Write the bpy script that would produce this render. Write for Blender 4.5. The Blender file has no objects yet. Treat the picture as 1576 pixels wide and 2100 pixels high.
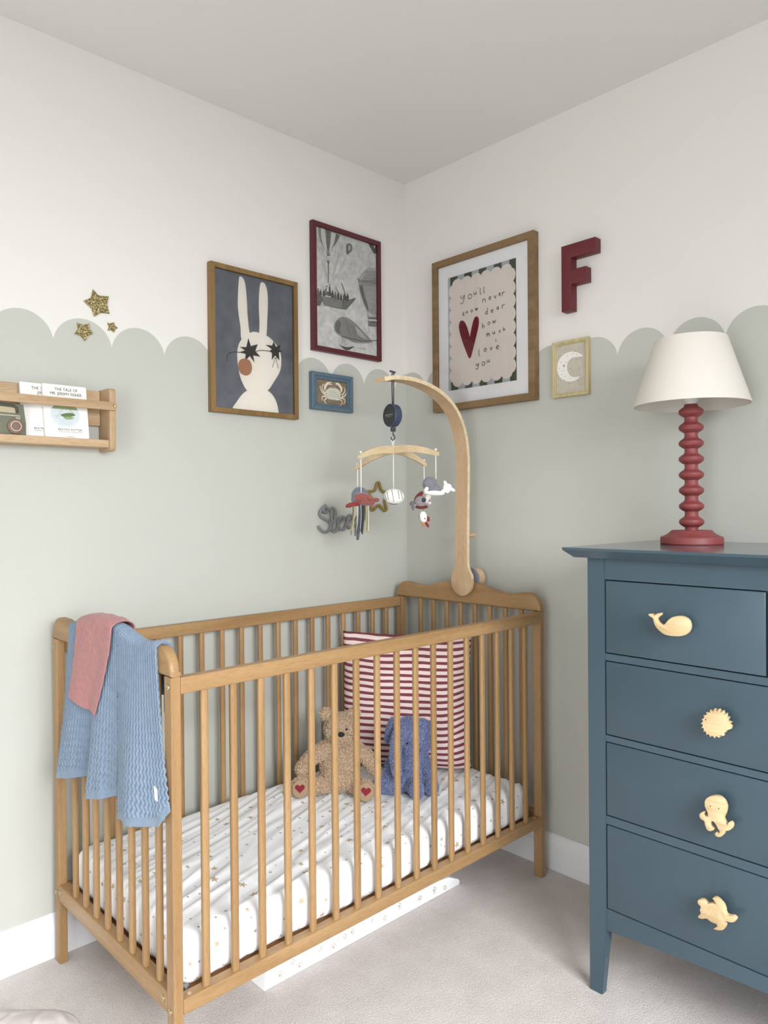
import bpy, bmesh, math, random
from mathutils import Vector, Matrix, Euler
from mathutils.noise import noise as pnoise
from mathutils.geometry import delaunay_2d_cdt
random.seed(7)
scn = bpy.context.scene
PI = math.pi

# ---------------------------------------------------------------- camera
CAM = Vector((-2.0168, -1.9935, 1.1615))
YAW, PITCH, ROLL, FPX = math.radians(46.4532), math.radians(-0.352), math.radians(-0.451), 1509.86
FW = Vector((math.cos(YAW)*math.cos(PITCH), math.sin(YAW)*math.cos(PITCH), math.sin(PITCH)))
_R = Vector((math.sin(YAW), -math.cos(YAW), 0)); _U = _R.cross(FW)
RT = _R*math.cos(ROLL) + _U*math.sin(ROLL)
UP = -_R*math.sin(ROLL) + _U*math.cos(ROLL)
cd = bpy.data.cameras.new('camera'); cam = bpy.data.objects.new('camera', cd)
scn.collection.objects.link(cam); scn.camera = cam
cd.sensor_fit = 'HORIZONTAL'; cd.sensor_width = 36.0; cd.lens = 36.0*FPX/1576.0
cd.clip_start = 0.02; cd.clip_end = 50
M = Matrix((RT, UP, -FW)).transposed().to_4x4(); M.translation = CAM
cam.matrix_world = M

# ---------------------------------------------------------------- light
wd = bpy.data.worlds.new('sky'); scn.world = wd; wd.use_nodes = True
wd.node_tree.nodes['Background'].inputs[0].default_value = (0.80, 0.90, 1.0, 1)
wd.node_tree.nodes['Background'].inputs[1].default_value = 2.0

def area(name, loc, size, sizey, power, direction, color=(1, 1, 1), spread=180):
    l = bpy.data.lights.new(name, 'AREA'); l.shape = 'RECTANGLE'
    l.size = size; l.size_y = sizey; l.energy = power; l.color = color
    l.spread = math.radians(spread)
    o = bpy.data.objects.new(name, l); scn.collection.objects.link(o)
    o.location = loc
    o.rotation_euler = Vector(direction).to_track_quat('-Z', 'Y').to_euler()
    return o
# daylight through the window in the wall behind the camera, tilted down as skylight is
area('window_light', (-1.75, -3.62, 1.55), 1.6, 1.15, 60, (0.14, 1.0, -0.76), (0.925, 0.96, 1.0), 101)
# unseen fill added on the far left side to lift the right wall
area('side_fill_light', (-3.36, -1.95, 1.02), 0.95, 1.9, 23, (1.0, 0.12, -0.10), (0.95, 0.97, 1.0))
# weak unseen area light just under the ceiling, behind the camera
area('overhead_area_light', (-2.35, -2.5, 2.33), 0.35, 0.35, 6, (0, 0, -1), (1.0, 0.97, 0.93))

scn.view_settings.view_transform = 'Standard'; scn.view_settings.look = 'None'
scn.view_settings.gamma = 1.0; scn.view_settings.use_curve_mapping = False
scn.view_settings.exposure = 0.0

# ---------------------------------------------------------------- material helpers
def lin(c):
    return tuple(((x/255)/12.92 if x/255 <= 0.04045 else ((x/255+0.055)/1.055)**2.4) for x in c) + (1.0,)
class NT:
    def __init__(s, m): s.t = m.node_tree; s.n = s.t.nodes; s.l = s.t.links
    def new(s, typ, **kw):
        n = s.n.new(typ)
        for k, v in kw.items(): setattr(n, k, v)
        return n
    def link(s, a, b): s.l.new(a, b)
    def math(s, op, a, b=None, c=None):
        n = s.n.new('ShaderNodeMath'); n.operation = op
        for i, v in enumerate((a, b, c)):
            if v is None: continue
            if isinstance(v, (int, float)): n.inputs[i].default_value = v
            else: s.l.new(v, n.inputs[i])
        return n.outputs[0]
MATS = {}
def mat(name, col, rough=0.6, metal=0.0, bump=0.0, bscale=200, var=0.0, vscale=30, sheen=0, spec=0.5, col2=None, coat=0, detail=3):
    if name in MATS: return MATS[name]
    m = bpy.data.materials.new(name); m.use_nodes = True; t = NT(m)
    b = t.n['Principled BSDF']; c = lin(col); b.inputs['Base Color'].default_value = c
    b.inputs['Roughness'].default_value = rough; b.inputs['Metallic'].default_value = metal
    b.inputs['Specular IOR Level'].default_value = spec
    if sheen: b.inputs['Sheen Weight'].default_value = sheen
    if coat: b.inputs['Coat Weight'].default_value = coat
    tc = t.new('ShaderNodeTexCoord')
    if var or col2:
        n = t.new('ShaderNodeTexNoise'); n.inputs['Scale'].default_value = vscale; n.inputs['Detail'].default_value = detail
        t.link(tc.outputs['Object'], n.inputs['Vector'])
        r = t.new('ShaderNodeValToRGB')
        if col2: ca, cb = c, lin(col2)
        else: ca = tuple(x*(1-var) for x in c[:3])+(1,); cb = tuple(min(1, x*(1+var)) for x in c[:3])+(1,)
        r.color_ramp.elements[0].color = ca; r.color_ramp.elements[1].color = cb
        r.color_ramp.elements[0].position = 0.35; r.color_ramp.elements[1].position = 0.65
        t.link(n.outputs['Fac'], r.inputs['Fac']); t.link(r.outputs['Color'], b.inputs['Base Color'])
    if bump:
        n = t.new('ShaderNodeTexNoise'); n.inputs['Scale'].default_value = bscale; n.inputs['Detail'].default_value = 3
        t.link(tc.outputs['Object'], n.inputs['Vector'])
        bu = t.new('ShaderNodeBump'); bu.inputs['Strength'].default_value = bump; bu.inputs['Distance'].default_value = 0.002
        t.link(n.outputs['Fac'], bu.inputs['Height']); t.link(bu.outputs['Normal'], b.inputs['Normal'])
    MATS[name] = m; return m
def wood(name, c1, c2, axis='z', rough=0.45, scale=26, fleck=0.0):
    if name in MATS: return MATS[name]
    m = bpy.data.materials.new(name); m.use_nodes = True; t = NT(m); b = t.n['Principled BSDF']
    tc = t.new('ShaderNodeTexCoord'); oi = t.new('ShaderNodeObjectInfo')
    off = t.new('ShaderNodeCombineXYZ'); r10 = t.math('MULTIPLY', oi.outputs['Random'], 7.0)
    for i in range(3): t.link(r10, off.inputs[i])
    add = t.new('ShaderNodeVectorMath', operation='ADD'); t.link(tc.outputs['Object'], add.inputs[0]); t.link(off.outputs[0], add.inputs[1])
    mp = t.new('ShaderNodeMapping'); t.link(add.outputs[0], mp.inputs['Vector'])
    sc = [scale]*3; sc['xyz'.index(axis)] = scale*0.07; mp.inputs['Scale'].default_value = sc
    n = t.new('ShaderNodeTexNoise'); n.inputs['Scale'].default_value = 1.0; n.inputs['Detail'].default_value = 5
    n.inputs['Distortion'].default_value = 0.6; t.link(mp.outputs[0], n.inputs['Vector'])
    r = t.new('ShaderNodeValToRGB'); r.color_ramp.elements[0].color = lin(c1); r.color_ramp.elements[1].color = lin(c2)
    r.color_ramp.elements[0].position = 0.3; r.color_ramp.elements[1].position = 0.7
    t.link(n.outputs['Fac'], r.inputs['Fac'])
    mp2 = t.new('ShaderNodeMapping'); t.link(add.outputs[0], mp2.inputs['Vector'])
    sc = [scale*22]*3; sc['xyz'.index(axis)] = scale*2.2; mp2.inputs['Scale'].default_value = sc
    n2 = t.new('ShaderNodeTexNoise'); n2.inputs['Scale'].default_value = 1.0; t.link(mp2.outputs[0], n2.inputs['Vector'])
    mx = t.new('ShaderNodeMix', data_type='RGBA', blend_type='MULTIPLY')
    rr = t.new('ShaderNodeValToRGB'); rr.color_ramp.elements[0].color = (0.80, 0.77, 0.72, 1); rr.color_ramp.elements[1].color = (1, 1, 1, 1)
    rr.color_ramp.elements[0].position = 0.33; rr.color_ramp.elements[1].position = 0.5
    t.link(n2.outputs['Fac'], rr.inputs['Fac'])
    mx.inputs['Factor'].default_value = 0.75
    t.link(r.outputs['Color'], mx.inputs['A']); t.link(rr.outputs['Color'], mx.inputs['B'])
    t.link(mx.outputs['Result'], b.inputs['Base Color'])
    b.inputs['Roughness'].default_value = rough
    bu = t.new('ShaderNodeBump'); bu.inputs['Strength'].default_value = 0.12; bu.inputs['Distance'].default_value = 0.001
    t.link(n2.outputs['Fac'], bu.inputs['Height']); t.link(bu.outputs['Normal'], b.inputs['Normal'])
    MATS[name] = m; return m

# ---------------------------------------------------------------- object helpers
COL = scn.collection
WO = {}                                   # world origin of every object made here
def link(o): COL.objects.link(o); return o
def tag(o, label=None, cat=None, group=None, kind=None):
    if label: o['label'] = label
    if cat: o['category'] = cat
    if group: o['group'] = group
    if kind: o['kind'] = kind
    return o
def thing(name, loc, label=None, cat=None, group=None, rot=(0, 0, 0)):
    LAY[0] = 0.0
    o = bpy.data.objects.new(name, None); o.empty_display_size = 0.05; link(o)
    o.location = loc; o.rotation_euler = rot; WO[o.name] = Vector(loc)
    return tag(o, label, cat, group)
def mesh_obj(name, me, origin, parent=None):
    o = bpy.data.objects.new(name, me); link(o)
    origin = Vector(origin); WO[o.name] = origin
    if parent is not None: o.parent = parent; o.location = origin - WO[parent.name]
    else: o.location = origin
    return o
def part(name, bm, m, parent=None, origin=None, smooth=False, local=False, autos=None):
    """bm holds world coordinates (or coordinates local to the parent)"""
    if origin is None: origin = WO[parent.name] if parent is not None else Vector((0, 0, 0))
    if not local: bmesh.ops.translate(bm, verts=bm.verts, vec=-Vector(origin))
    bmesh.ops.recalc_face_normals(bm, faces=bm.faces)
    me = bpy.data.meshes.new(name); bm.to_mesh(me); bm.free()
    for mm in (m if isinstance(m, (list, tuple)) else [m]): me.materials.append(mm)
    if smooth or autos:
        for p in me.polygons: p.use_smooth = True
        if autos: me.set_sharp_from_angle(angle=math.radians(autos))
    return mesh_obj(name, me, origin, parent)
def inst(src, loc, parent, name=None):
    o = src.copy(); link(o); o.parent = parent; WO[o.name] = Vector(loc)
    o.location = Vector(loc) - (WO[parent.name] if parent is not None else Vector((0, 0, 0)))
    return o
def BM(): return bmesh.new()
def box(bm, x0, x1, y0, y1, z0, z1, bev=0.0, seg=2):
    r = bmesh.ops.create_cube(bm, size=1.0); vs = r['verts']
    for v in vs:
        v.co = Vector((x0 if v.co.x < 0 else x1, y0 if v.co.y < 0 else y1, z0 if v.co.z < 0 else z1))
    if bev > 0:
        es = list({e for v in vs for e in v.link_edges})
        bmesh.ops.bevel(bm, geom=es, offset=bev, segments=seg, profile=0.5, affect='EDGES')
    return bm
def p3(plane, a, b, d):
    if plane == 'x': return Vector((d, a, b))
    if plane == 'y': return Vector((a, d, b))
    return Vector((a, b, d))
def prism(bm, pts, plane, d0, d1, bev=0.0, seg=2, mi=0):
    vs = [bm.verts.new(p3(plane, a, b, d0)) for a, b in pts]
    f = bm.faces.new(vs); f.material_index = mi
    if abs(d1-d0) > 1e-9:
        r = bmesh.ops.extrude_face_region(bm, geom=[f]); nv = [g for g in r['geom'] if isinstance(g, bmesh.types.BMVert)]
        dv = p3(plane, 0, 0, d1-d0)
        for v in nv: v.co += dv
        fs = [g for g in r['geom'] if isinstance(g, bmesh.types.BMFace)]
        if bev > 0:
            es = list({e for ff in fs+[f] if ff.is_valid for e in ff.edges})
            bmesh.ops.bevel(bm, geom=es, offset=bev, segments=seg, profile=0.5, affect='EDGES')
    return bm
def lathe(bm, prof, cx, cy, seg=48, axis='z', closed=False):
    rings = []
    for r, h in prof:
        ring = []
        for i in range(seg):
            a = 2*PI*i/seg; c, s = r*math.cos(a), r*math.sin(a)
            if axis == 'z': p = Vector((cx+c, cy+s, h))
            elif axis == 'x': p = Vector((h, cx+c, cy+s))
            else: p = Vector((cx+c, h, cy+s))
            ring.append(bm.verts.new(p))
        rings.append(ring)
    for a, b in zip(rings, rings[1:]):
        for i in range(seg): bm.faces.new((a[i], a[(i+1) % seg], b[(i+1) % seg], b[i]))
    if closed:
        for i in range(seg): bm.faces.new((rings[-1][i], rings[-1][(i+1) % seg], rings[0][(i+1) % seg], rings[0][i]))
        return bm
    if prof[0][0] > 1e-6: bm.faces.new(rings[0][::-1])
    if prof[-1][0] > 1e-6: bm.faces.new(rings[-1])
    return bm
def spline(pts, n=6, closed=False):
    P = [Vector(p) for p in pts]; out = []; N = len(P)
    rng = range(N if closed else N-1)
    for i in rng:
        if closed: a, b, c, d = P[i-1], P[i], P[(i+1) % N], P[(i+2) % N]
        else: a, b, c, d = P[max(i-1, 0)], P[i], P[i+1], P[min(i+2, N-1)]
        for k in range(n):
            t = k/n
            out.append(0.5*((2*b)+(c-a)*t+(2*a-5*b+4*c-d)*t*t+(3*b-a-3*c+d)*t**3))
    if not closed: out.append(P[-1])
    return out
def tube(bm, pts, r, seg=10, closed=False, rfun=None, flat=1.0):
    P = [Vector(p) for p in pts]; N = len(P); rings = []
    t0 = (P[1]-P[0]).normalized()
    nrm = t0.orthogonal().normalized()
    for i in range(N):
        if closed: t = (P[(i+1) % N]-P[i-1]).normalized()
        else: t = (P[min(i+1, N-1)]-P[max(i-1, 0)]).normalized()
        nrm = (nrm - t*nrm.dot(t))
        nrm = nrm.normalized() if nrm.length > 1e-6 else t.orthogonal().normalized()
        bi = t.cross(nrm); rr = r if rfun is None else r*rfun(i/(N-1))
        rings.append([bm.verts.new(P[i]+nrm*rr*math.cos(2*PI*k/seg)+bi*rr*flat*math.sin(2*PI*k/seg)) for k in range(seg)])
    pairs = list(zip(rings, rings[1:])) + ([(rings[-1], rings[0])] if closed else [])
    for a, b in pairs:
        for k in range(seg): bm.faces.new((a[k], a[(k+1) % seg], b[(k+1) % seg], b[k]))
    if not closed: bm.faces.new(rings[0][::-1]); bm.faces.new(rings[-1])
    return bm
def ell(bm, c, rad, rot=None, u=20, v=12, mi=0):
    r = bmesh.ops.create_uvsphere(bm, u_segments=u, v_segments=v, radius=1.0)
    mt = Matrix.Diagonal((rad[0], rad[1], rad[2])).to_4x4()
    if rot is not None: mt = rot.to_4x4() @ mt
    for x in r['verts']: x.co = (mt @ x.co) + Vector(c)
    if mi:
        for f in {f for x in r['verts'] for f in x.link_faces}: f.material_index = mi
    return bm
# a point of the photograph (full-frame pixels) carried onto a real plane of the room
def at(u, v, ax, val):
    d = FW + RT*((u-788)/FPX) + UP*((1050-v)/FPX); i = 'xyz'.index(ax)
    return CAM + d*((val-CAM[i])/d[i])
def tracer(ox, oy, s, ax, val):
    def f(pts):
        o = []
        for x, y in pts:
            p = at(ox+x/s, oy+y/s, ax, val)
            o.append((p.y, p.z) if ax == 'x' else (p.x, p.z))
        return o
    return f
def ribbon(bm, pts, w, plane, d, mi=0):
    """flat inked line on a plane: pts are 2-D plane coordinates"""
    LAY[0] += 5e-6; d -= LAY[0]
    P = [Vector(p).to_2d() if len(p) > 2 else Vector(p) for p in pts]; N = len(P); L = []; R = []
    if CLIP[0]: a0, a1, b0, b1 = CLIP[0]; P = [Vector((min(max(p.x, a0), a1), min(max(p.y, b0), b1))) for p in P]
    for i in range(N):
        t = (P[min(i+1, N-1)]-P[max(i-1, 0)])
        t = t.normalized() if t.length > 1e-9 else Vector((1, 0)); n = Vector((-t.y, t.x))*w/2
        L.append(bm.verts.new(p3(plane, *(P[i]+n), d))); R.append(bm.verts.new(p3(plane, *(P[i]-n), d)))
    for i in range(N-1):
        f = bm.faces.new((L[i], L[i+1], R[i+1], R[i])); f.material_index = mi
LAY = [0.0]                               # each inked shape lies a hair above the one before
CLIP = [None]                              # (a0, a1, b0, b1): the paper a print must stay on
def flat(bm, pts, plane, d, mi=0):
    LAY[0] += 5e-6; d -= LAY[0]
    P = [Vector((p[0], p[1])) for p in pts]
    if CLIP[0]: a0, a1, b0, b1 = CLIP[0]; P = [Vector((min(max(p.x, a0), a1), min(max(p.y, b0), b1))) for p in P]
    vs, _e, fs, _a, _b, _c = delaunay_2d_cdt(P, [], [list(range(len(P)))], 1, 1e-7)
    V = [bm.verts.new(p3(plane, v.x, v.y, d)) for v in vs]
    for t in fs:
        f = bm.faces.new([V[i] for i in t]); f.material_index = mi
def oval(c, rx, ry, n=28, rot=0):
    return [(c[0]+rx*math.cos(a)*math.cos(rot)-ry*math.sin(a)*math.sin(rot), c[1]+rx*math.cos(a)*math.sin(rot)+ry*math.sin(a)*math.cos(rot)) for a in [2*PI*i/n for i in range(n)]]
def text_into(bm, s, size, place, mi=0, align='LEFT', sx=1.0, shear=0.0, spacing=1.0):
    """mesh letters of the built-in font; place(x, y) gives the 3-D point"""
    cu = bpy.data.curves.new('t', 'FONT'); cu.body = s; cu.size = size; cu.align_x = align; cu.resolution_u = 3
    cu.shear = shear; cu.space_character = spacing
    o = bpy.data.objects.new('t', cu); COL.objects.link(o)
    dg = bpy.context.evaluated_depsgraph_get(); me = bpy.data.meshes.new_from_object(o.evaluated_get(dg))
    vs = [bm.verts.new(place(v.co.x*sx, v.co.y)) for v in me.vertices]
    for p in me.polygons:
        try: f = bm.faces.new([vs[i] for i in p.vertices]); f.material_index = mi
        except ValueError: pass
    bpy.data.objects.remove(o); bpy.data.meshes.remove(me); bpy.data.curves.remove(cu)
def remesh(bm, voxel, smooth=6):
    me = bpy.data.meshes.new('r'); bm.to_mesh(me); bm.free()
    o = bpy.data.objects.new('r', me); COL.objects.link(o)
    m = o.modifiers.new('v', 'REMESH'); m.mode = 'VOXEL'; m.voxel_size = voxel; m.use_smooth_shade = True
    s = o.modifiers.new('s', 'SMOOTH'); s.iterations = smooth; s.factor = 0.6
    dg = bpy.context.evaluated_depsgraph_get(); e = bpy.data.meshes.new_from_object(o.evaluated_get(dg))
    b2 = BM(); b2.from_mesh(e)
    bpy.data.objects.remove(o); bpy.data.meshes.remove(me); bpy.data.meshes.remove(e)
    return b2
def fur(bm_src, count, length, width, curl, rnd):
    """short curved tufts standing on the surface, three-sided, one mesh"""
    bmesh.ops.triangulate(bm_src, faces=bm_src.faces[:]); bm_src.normal_update()
    fs = bm_src.faces[:]; acc = []; tot = 0
    for f in fs: tot += f.calc_area(); acc.append(tot)
    import bisect
    out = BM()
    for _ in range(count):
        f = fs[min(bisect.bisect(acc, rnd.random()*tot), len(fs)-1)]
        a, b = rnd.random(), rnd.random()
        if a+b > 1: a, b = 1-a, 1-b
        v0, v1, v2 = [v.co for v in f.verts]; p = v0+(v1-v0)*a+(v2-v0)*b; n = f.normal.copy()
        d = Vector((rnd.uniform(-1, 1), rnd.uniform(-1, 1), rnd.uniform(-1.2, .6))); d -= n*d.dot(n)
        if d.length < 1e-4: continue
        d.normalize(); L = length*rnd.uniform(.6, 1.2); s = n.cross(d)*width*rnd.uniform(.7, 1.2)
        base = p - n*length*0.15
        m1 = p+n*L*0.6+d*L*curl*0.5; tp = p+n*L*(0.75)+d*L*curl*1.15
        A, B_, C_ = out.verts.new(base-s), out.verts.new(base+s), out.verts.new(m1+s*0.9)
        D_, E_ = out.verts.new(m1-s*0.9), out.verts.new(tp)
        out.faces.new((A, B_, C_, D_)); out.faces.new((D_, C_, E_))
    return out
def frame2(bm, plane, a0, a1, b0, b1, w, d0, d1, bev=0.0012):
    """mitred picture frame: four trapezoid rails"""
    o = [(a0, b0), (a1, b0), (a1, b1), (a0, b1)]; i = [(a0+w, b0+w), (a1-w, b0+w), (a1-w, b1-w), (a0+w, b1-w)]
    for k in range(4):
        prism(bm, [o[k], o[(k+1) % 4], i[(k+1) % 4], i[k]], plane, d0, d1, bev)

# ---------------------------------------------------------------- materials
def wall_paint(name, horiz):
    """white above, grey-green below a line of hand-painted scallops; horiz = 'x' or 'y' runs along the wall"""
    m = bpy.data.materials.new(name); m.use_nodes = True; t = NT(m); b = t.n['Principled BSDF']
    g = t.new('ShaderNodeNewGeometry'); sp = t.new('ShaderNodeSeparateXYZ'); t.link(g.outputs['Position'], sp.inputs[0])
    c = sp.outputs['X' if horiz == 'x' else 'Y']; z = sp.outputs['Z']
    P = 0.1565
    off = 0.0605 if horiz == 'x' else 0.1035
    u = t.math('DIVIDE', t.math('ADD', c, off+P*40), P)
    fr = t.math('SUBTRACT', t.math('FRACT', u), 0.5)
    xx = t.math('MULTIPLY', fr, P)
    r = 0.0795
    hh = t.math('SQRT', t.math('MAXIMUM', t.math('SUBTRACT', r*r, t.math('MULTIPLY', xx, xx)), 0.0))
    top = t.math('ADD', hh, 1.6755-r)
    below = t.math('LESS_THAN', z, top)
    n = t.new('ShaderNodeTexNoise'); n.inputs['Scale'].default_value = 3.0; t.link(g.outputs['Position'], n.inputs['Vector'])
    mx = t.new('ShaderNodeMix', data_type='RGBA'); t.link(below, mx.inputs['Factor'])
    mx.inputs['A'].default_value = lin((227, 223, 217)); mx.inputs['B'].default_value = lin((190, 190, 181))
    t.link(mx.outputs['Result'], b.inputs['Base Color']); b.inputs['Roughness'].default_value = 0.85
    b.inputs['Specular IOR Level'].default_value = 0.25
    n2 = t.new('ShaderNodeTexNoise'); n2.inputs['Scale'].default_value = 260; t.link(g.outputs['Position'], n2.inputs['Vector'])
    bu = t.new('ShaderNodeBump'); bu.inputs['Strength'].default_value = 0.08; bu.inputs['Distance'].default_value = 0.001
    t.link(n2.outputs['Fac'], bu.inputs['Height']); t.link(bu.outputs['Normal'], b.inputs['Normal'])
    return m
M_WL = wall_paint('scallop_paint_left', 'x'); M_WR = wall_paint('scallop_paint_right', 'y')
M_WHITE = mat('white_wall_paint', (226, 223, 219), 0.85, bump=0.05, bscale=250)
M_CEIL = mat('ceiling_paint', (226, 225, 221), 0.9, bump=0.05, bscale=250)
M_SKIRT = mat('white_gloss_paint', (226, 227, 228), 0.35)
def carpet():
    m = bpy.data.materials.new('carpet'); m.use_nodes = True; t = NT(m); b = t.n['Principled BSDF']
    tc = t.new('ShaderNodeTexCoord')
    n = t.new('ShaderNodeTexNoise'); n.inputs['Scale'].default_value = 400; n.inputs['Detail'].default_value = 4; n.inputs['Roughness'].default_value = 0.8
    n0 = t.new('ShaderNodeTexNoise'); n0.inputs['Scale'].default_value = 12; n0.inputs['Detail'].default_value = 3
    v = t.new('ShaderNodeTexVoronoi'); v.inputs['Scale'].default_value = 330
    for k in (n, n0, v): t.link(tc.outputs['Object'], k.inputs['Vector'])
    r = t.new('ShaderNodeValToRGB'); r.color_ramp.elements[0].color = lin((192, 180, 174)); r.color_ramp.elements[1].color = lin((248, 240, 235))
    r.color_ramp.elements[0].position = 0.30; r.color_ramp.elements[1].position = 0.60
    t.link(n.outputs['Fac'], r.inputs['Fac'])
    mx = t.new('ShaderNodeMix', data_type='RGBA', blend_type='MULTIPLY'); mx.inputs['Factor'].default_value = 0.6
    r2 = t.new('ShaderNodeValToRGB'); r2.color_ramp.elements[0].color = (0.86, 0.85, 0.84, 1); r2.color_ramp.elements[1].color = (1, 1, 1, 1)
    r2.color_ramp.elements[0].position = 0.35; r2.color_ramp.elements[1].position = 0.65
    t.link(n0.outputs['Fac'], r2.inputs['Fac'])
    t.link(r.outputs['Color'], mx.inputs['A']); t.link(r2.outputs['Color'], mx.inputs['B'])
    t.link(mx.outputs['Result'], b.inputs['Base Color']); b.inputs['Roughness'].default_value = 1.0
    b.inputs['Specular IOR Level'].default_value = 0.1; b.inputs['Sheen Weight'].default_value = 0.2
    bu = t.new('ShaderNodeBump'); bu.inputs['Strength'].default_value = 0.8; bu.inputs['Distance'].default_value = 0.004
    t.link(t.math('ADD', n.outputs['Fac'], t.math('MULTIPLY', v.outputs['Distance'], -0.6)), bu.inputs['Height'])
    t.link(bu.outputs['Normal'], b.inputs['Normal'])
    return m
M_CARPET = carpet()
def crib_wood(ax): return wood('crib_beech_'+ax, (148, 114, 74), (171, 137, 95), ax, 0.42, 22)
WX, WY, WZ = crib_wood('x'), crib_wood('y'), crib_wood('z')
PALE = wood('pale_ply', (190, 158, 122), (208, 178, 142), 'z', 0.5, 18)
PALEX = wood('pale_ply_x', (198, 174, 138), (218, 196, 160), 'x', 0.5, 18)
PLYEDGE = wood('ply_edge', (212, 190, 150), (236, 218, 184), 'y', 0.5, 60)
SHELFW = wood('shelf_pine_x', (176, 146, 112), (198, 170, 134), 'x', 0.5, 20)
SHELFZ = wood('shelf_pine_z', (170, 140, 106), (198, 170, 134), 'z', 0.5, 20)
OAKZ = wood('oak_z', (118, 90, 50), (146, 114, 68), 'z', 0.5, 30)
OAKY = wood('oak_y', (112, 87, 56), (140, 112, 76), 'y', 0.5, 30)
KNOBW = wood('knob_wood', (196, 166, 120), (224, 198, 154), 'y', 0.5, 60)
BLUETOP = mat('chest_top_paint', (64, 82, 92), 0.13, bump=0.02, bscale=300)
BLUE = mat('chest_blue_paint', (64, 82, 92), 0.30, bump=0.05, bscale=400, var=0.03, vscale=8)
STEEL = mat('brass_steel', (196, 184, 150), 0.3, metal=1.0)
DARKP = mat('dark_plastic', (38, 40, 42), 0.35)
MAROON = mat('maroon_paint', (96, 22, 28), 0.45, var=0.05)
GLASS = bpy.data.materials.new('picture_glass'); GLASS.use_nodes = True
_t = NT(GLASS); _t.n.remove(_t.n['Principled BSDF'])
_tr = _t.new('ShaderNodeBsdfTransparent'); _gl = _t.new('ShaderNodeBsdfGlossy'); _gl.inputs['Roughness'].default_value = 0.03
_fr = _t.new('ShaderNodeFresnel'); _fr.inputs['IOR'].default_value = 1.45
_mx = _t.new('ShaderNodeMixShader'); _t.link(_fr.outputs[0], _mx.inputs[0]); _t.link(_tr.outputs[0], _mx.inputs[1]); _t.link(_gl.outputs[0], _mx.inputs[2])
_t.link(_mx.outputs[0], _t.n['Material Output'].inputs[0])

# ---------------------------------------------------------------- room shell
XB, YB_, CZ = -3.4, -3.6, 2.4          # far left end of the room, wall behind the camera, ceiling
def struct(name, bm, m, origin=(0, 0, 0), **k):
    o = part(name, bm, m, None, origin, **k); o['kind'] = 'structure'; return o
struct('floor', box(BM(), XB, 0.12, YB_, 0.12, -0.1, 0), M_CARPET)
struct('ceiling', box(BM(), XB, 0.12, YB_, 0.12, CZ, CZ+0.1), M_CEIL)
struct('wall_left', box(BM(), XB, 0.12, 0, 0.12, 0, CZ), M_WL)
struct('wall_right', box(BM(), 0, 0.12, YB_, 0, 0, CZ), M_WR)
# wall behind the camera with its window
wx0, wx1, wz0, wz1 = -2.6, -0.9, 0.95, 2.15
b = BM()
box(b, XB, wx0, YB_-0.12, YB_, 0, CZ); box(b, wx1, 0.12, YB_-0.12, YB_, 0, CZ)
box(b, wx0, wx1, YB_-0.12, YB_, 0, wz0); box(b, wx0, wx1, YB_-0.12, YB_, wz1, CZ)
struct('wall_back', b, M_WHITE)
win = thing('window_1', (wx0, YB_-0.06, wz0)); win['kind'] = 'structure'
b = BM()
for x in (wx0, (wx0+wx1)/2-0.03, wx1-0.06): box(b, x, x+0.06, YB_-0.10, YB_-0.05, wz0, wz1, 0.004)
for z in (wz0, wz1-0.06): box(b, wx0, wx1, YB_-0.10, YB_-0.05, z, z+0.06, 0.004)
part('window_frame', b, M_SKIRT, win)
part('window_sill', box(BM(), wx0-0.05, wx1+0.05, YB_-0.06, YB_+0.09, wz0-0.03, wz0, 0.006), M_SKIRT, win)
# far left wall with the doorway
dy0, dy1, dz = -2.45, -1.45, 2.05
b = BM(); box(b, XB-0.12, XB, YB_, dy0, 0, CZ); box(b, XB-0.12, XB, dy1, 0.12, 0, CZ); box(b, XB-0.12, XB, dy0, dy1, dz, CZ)
struct('wall_far', b, M_WHITE)
def skirting(name, along, a0, a1, flipn):
    prof = [(0, 0), (0.018, 0), (0.018, 0.074), (0.0165, 0.077), (0.0165, 0.080), (0.014, 0.084), (0.011, 0.094), (0.008, 0.104), (0.003, 0.110), (0, 0.110)]
    b = BM(); ra = []; rb = []
    for d, z in prof:
        if along == 'x': ra.append(b.verts.new((a0, -d, z))); rb.append(b.verts.new((a1, -d, z)))
        else: ra.append(b.verts.new((-d, a0, z))); rb.append(b.verts.new((-d, a1, z)))
    n = len(prof)
    for i in range(n): b.faces.new((ra[i], ra[(i+1) % n], rb[(i+1) % n], rb[i]))
    b.faces.new(ra); b.faces.new(rb[::-1])
    struct(name, b, M_SKIRT)
skirting('baseboard_left', 'x', XB, 0, False); skirting('baseboard_right', 'y', YB_, 0, True)

# ---------------------------------------------------------------- crib
XL, XR, YF, YB = -1.3332, -0.0693, -0.6679, -0.0295
T, DP, ZP, ZRT, ZRB, ZLT, ZLB = 0.021, 0.0295, 0.832, 0.8299, 0.7963, 0.1926, 0.1614
crib = thing('crib', (-0.70, -0.35, 0), 'slatted beech wood crib standing in the corner against the left wall', 'crib')
for (xa, ya, fx) in ((XL, YF, 1), (XL, YB-DP, 1), (XR-T, YF, 1), (XR-T, YB-DP, 1)):
    c = (xa+T/2, ya+DP/2, 0)
    o = part('post', box(BM(), xa, xa+T, ya, ya+DP, 0.0, ZP, 0.002), WZ, crib, c)
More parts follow.
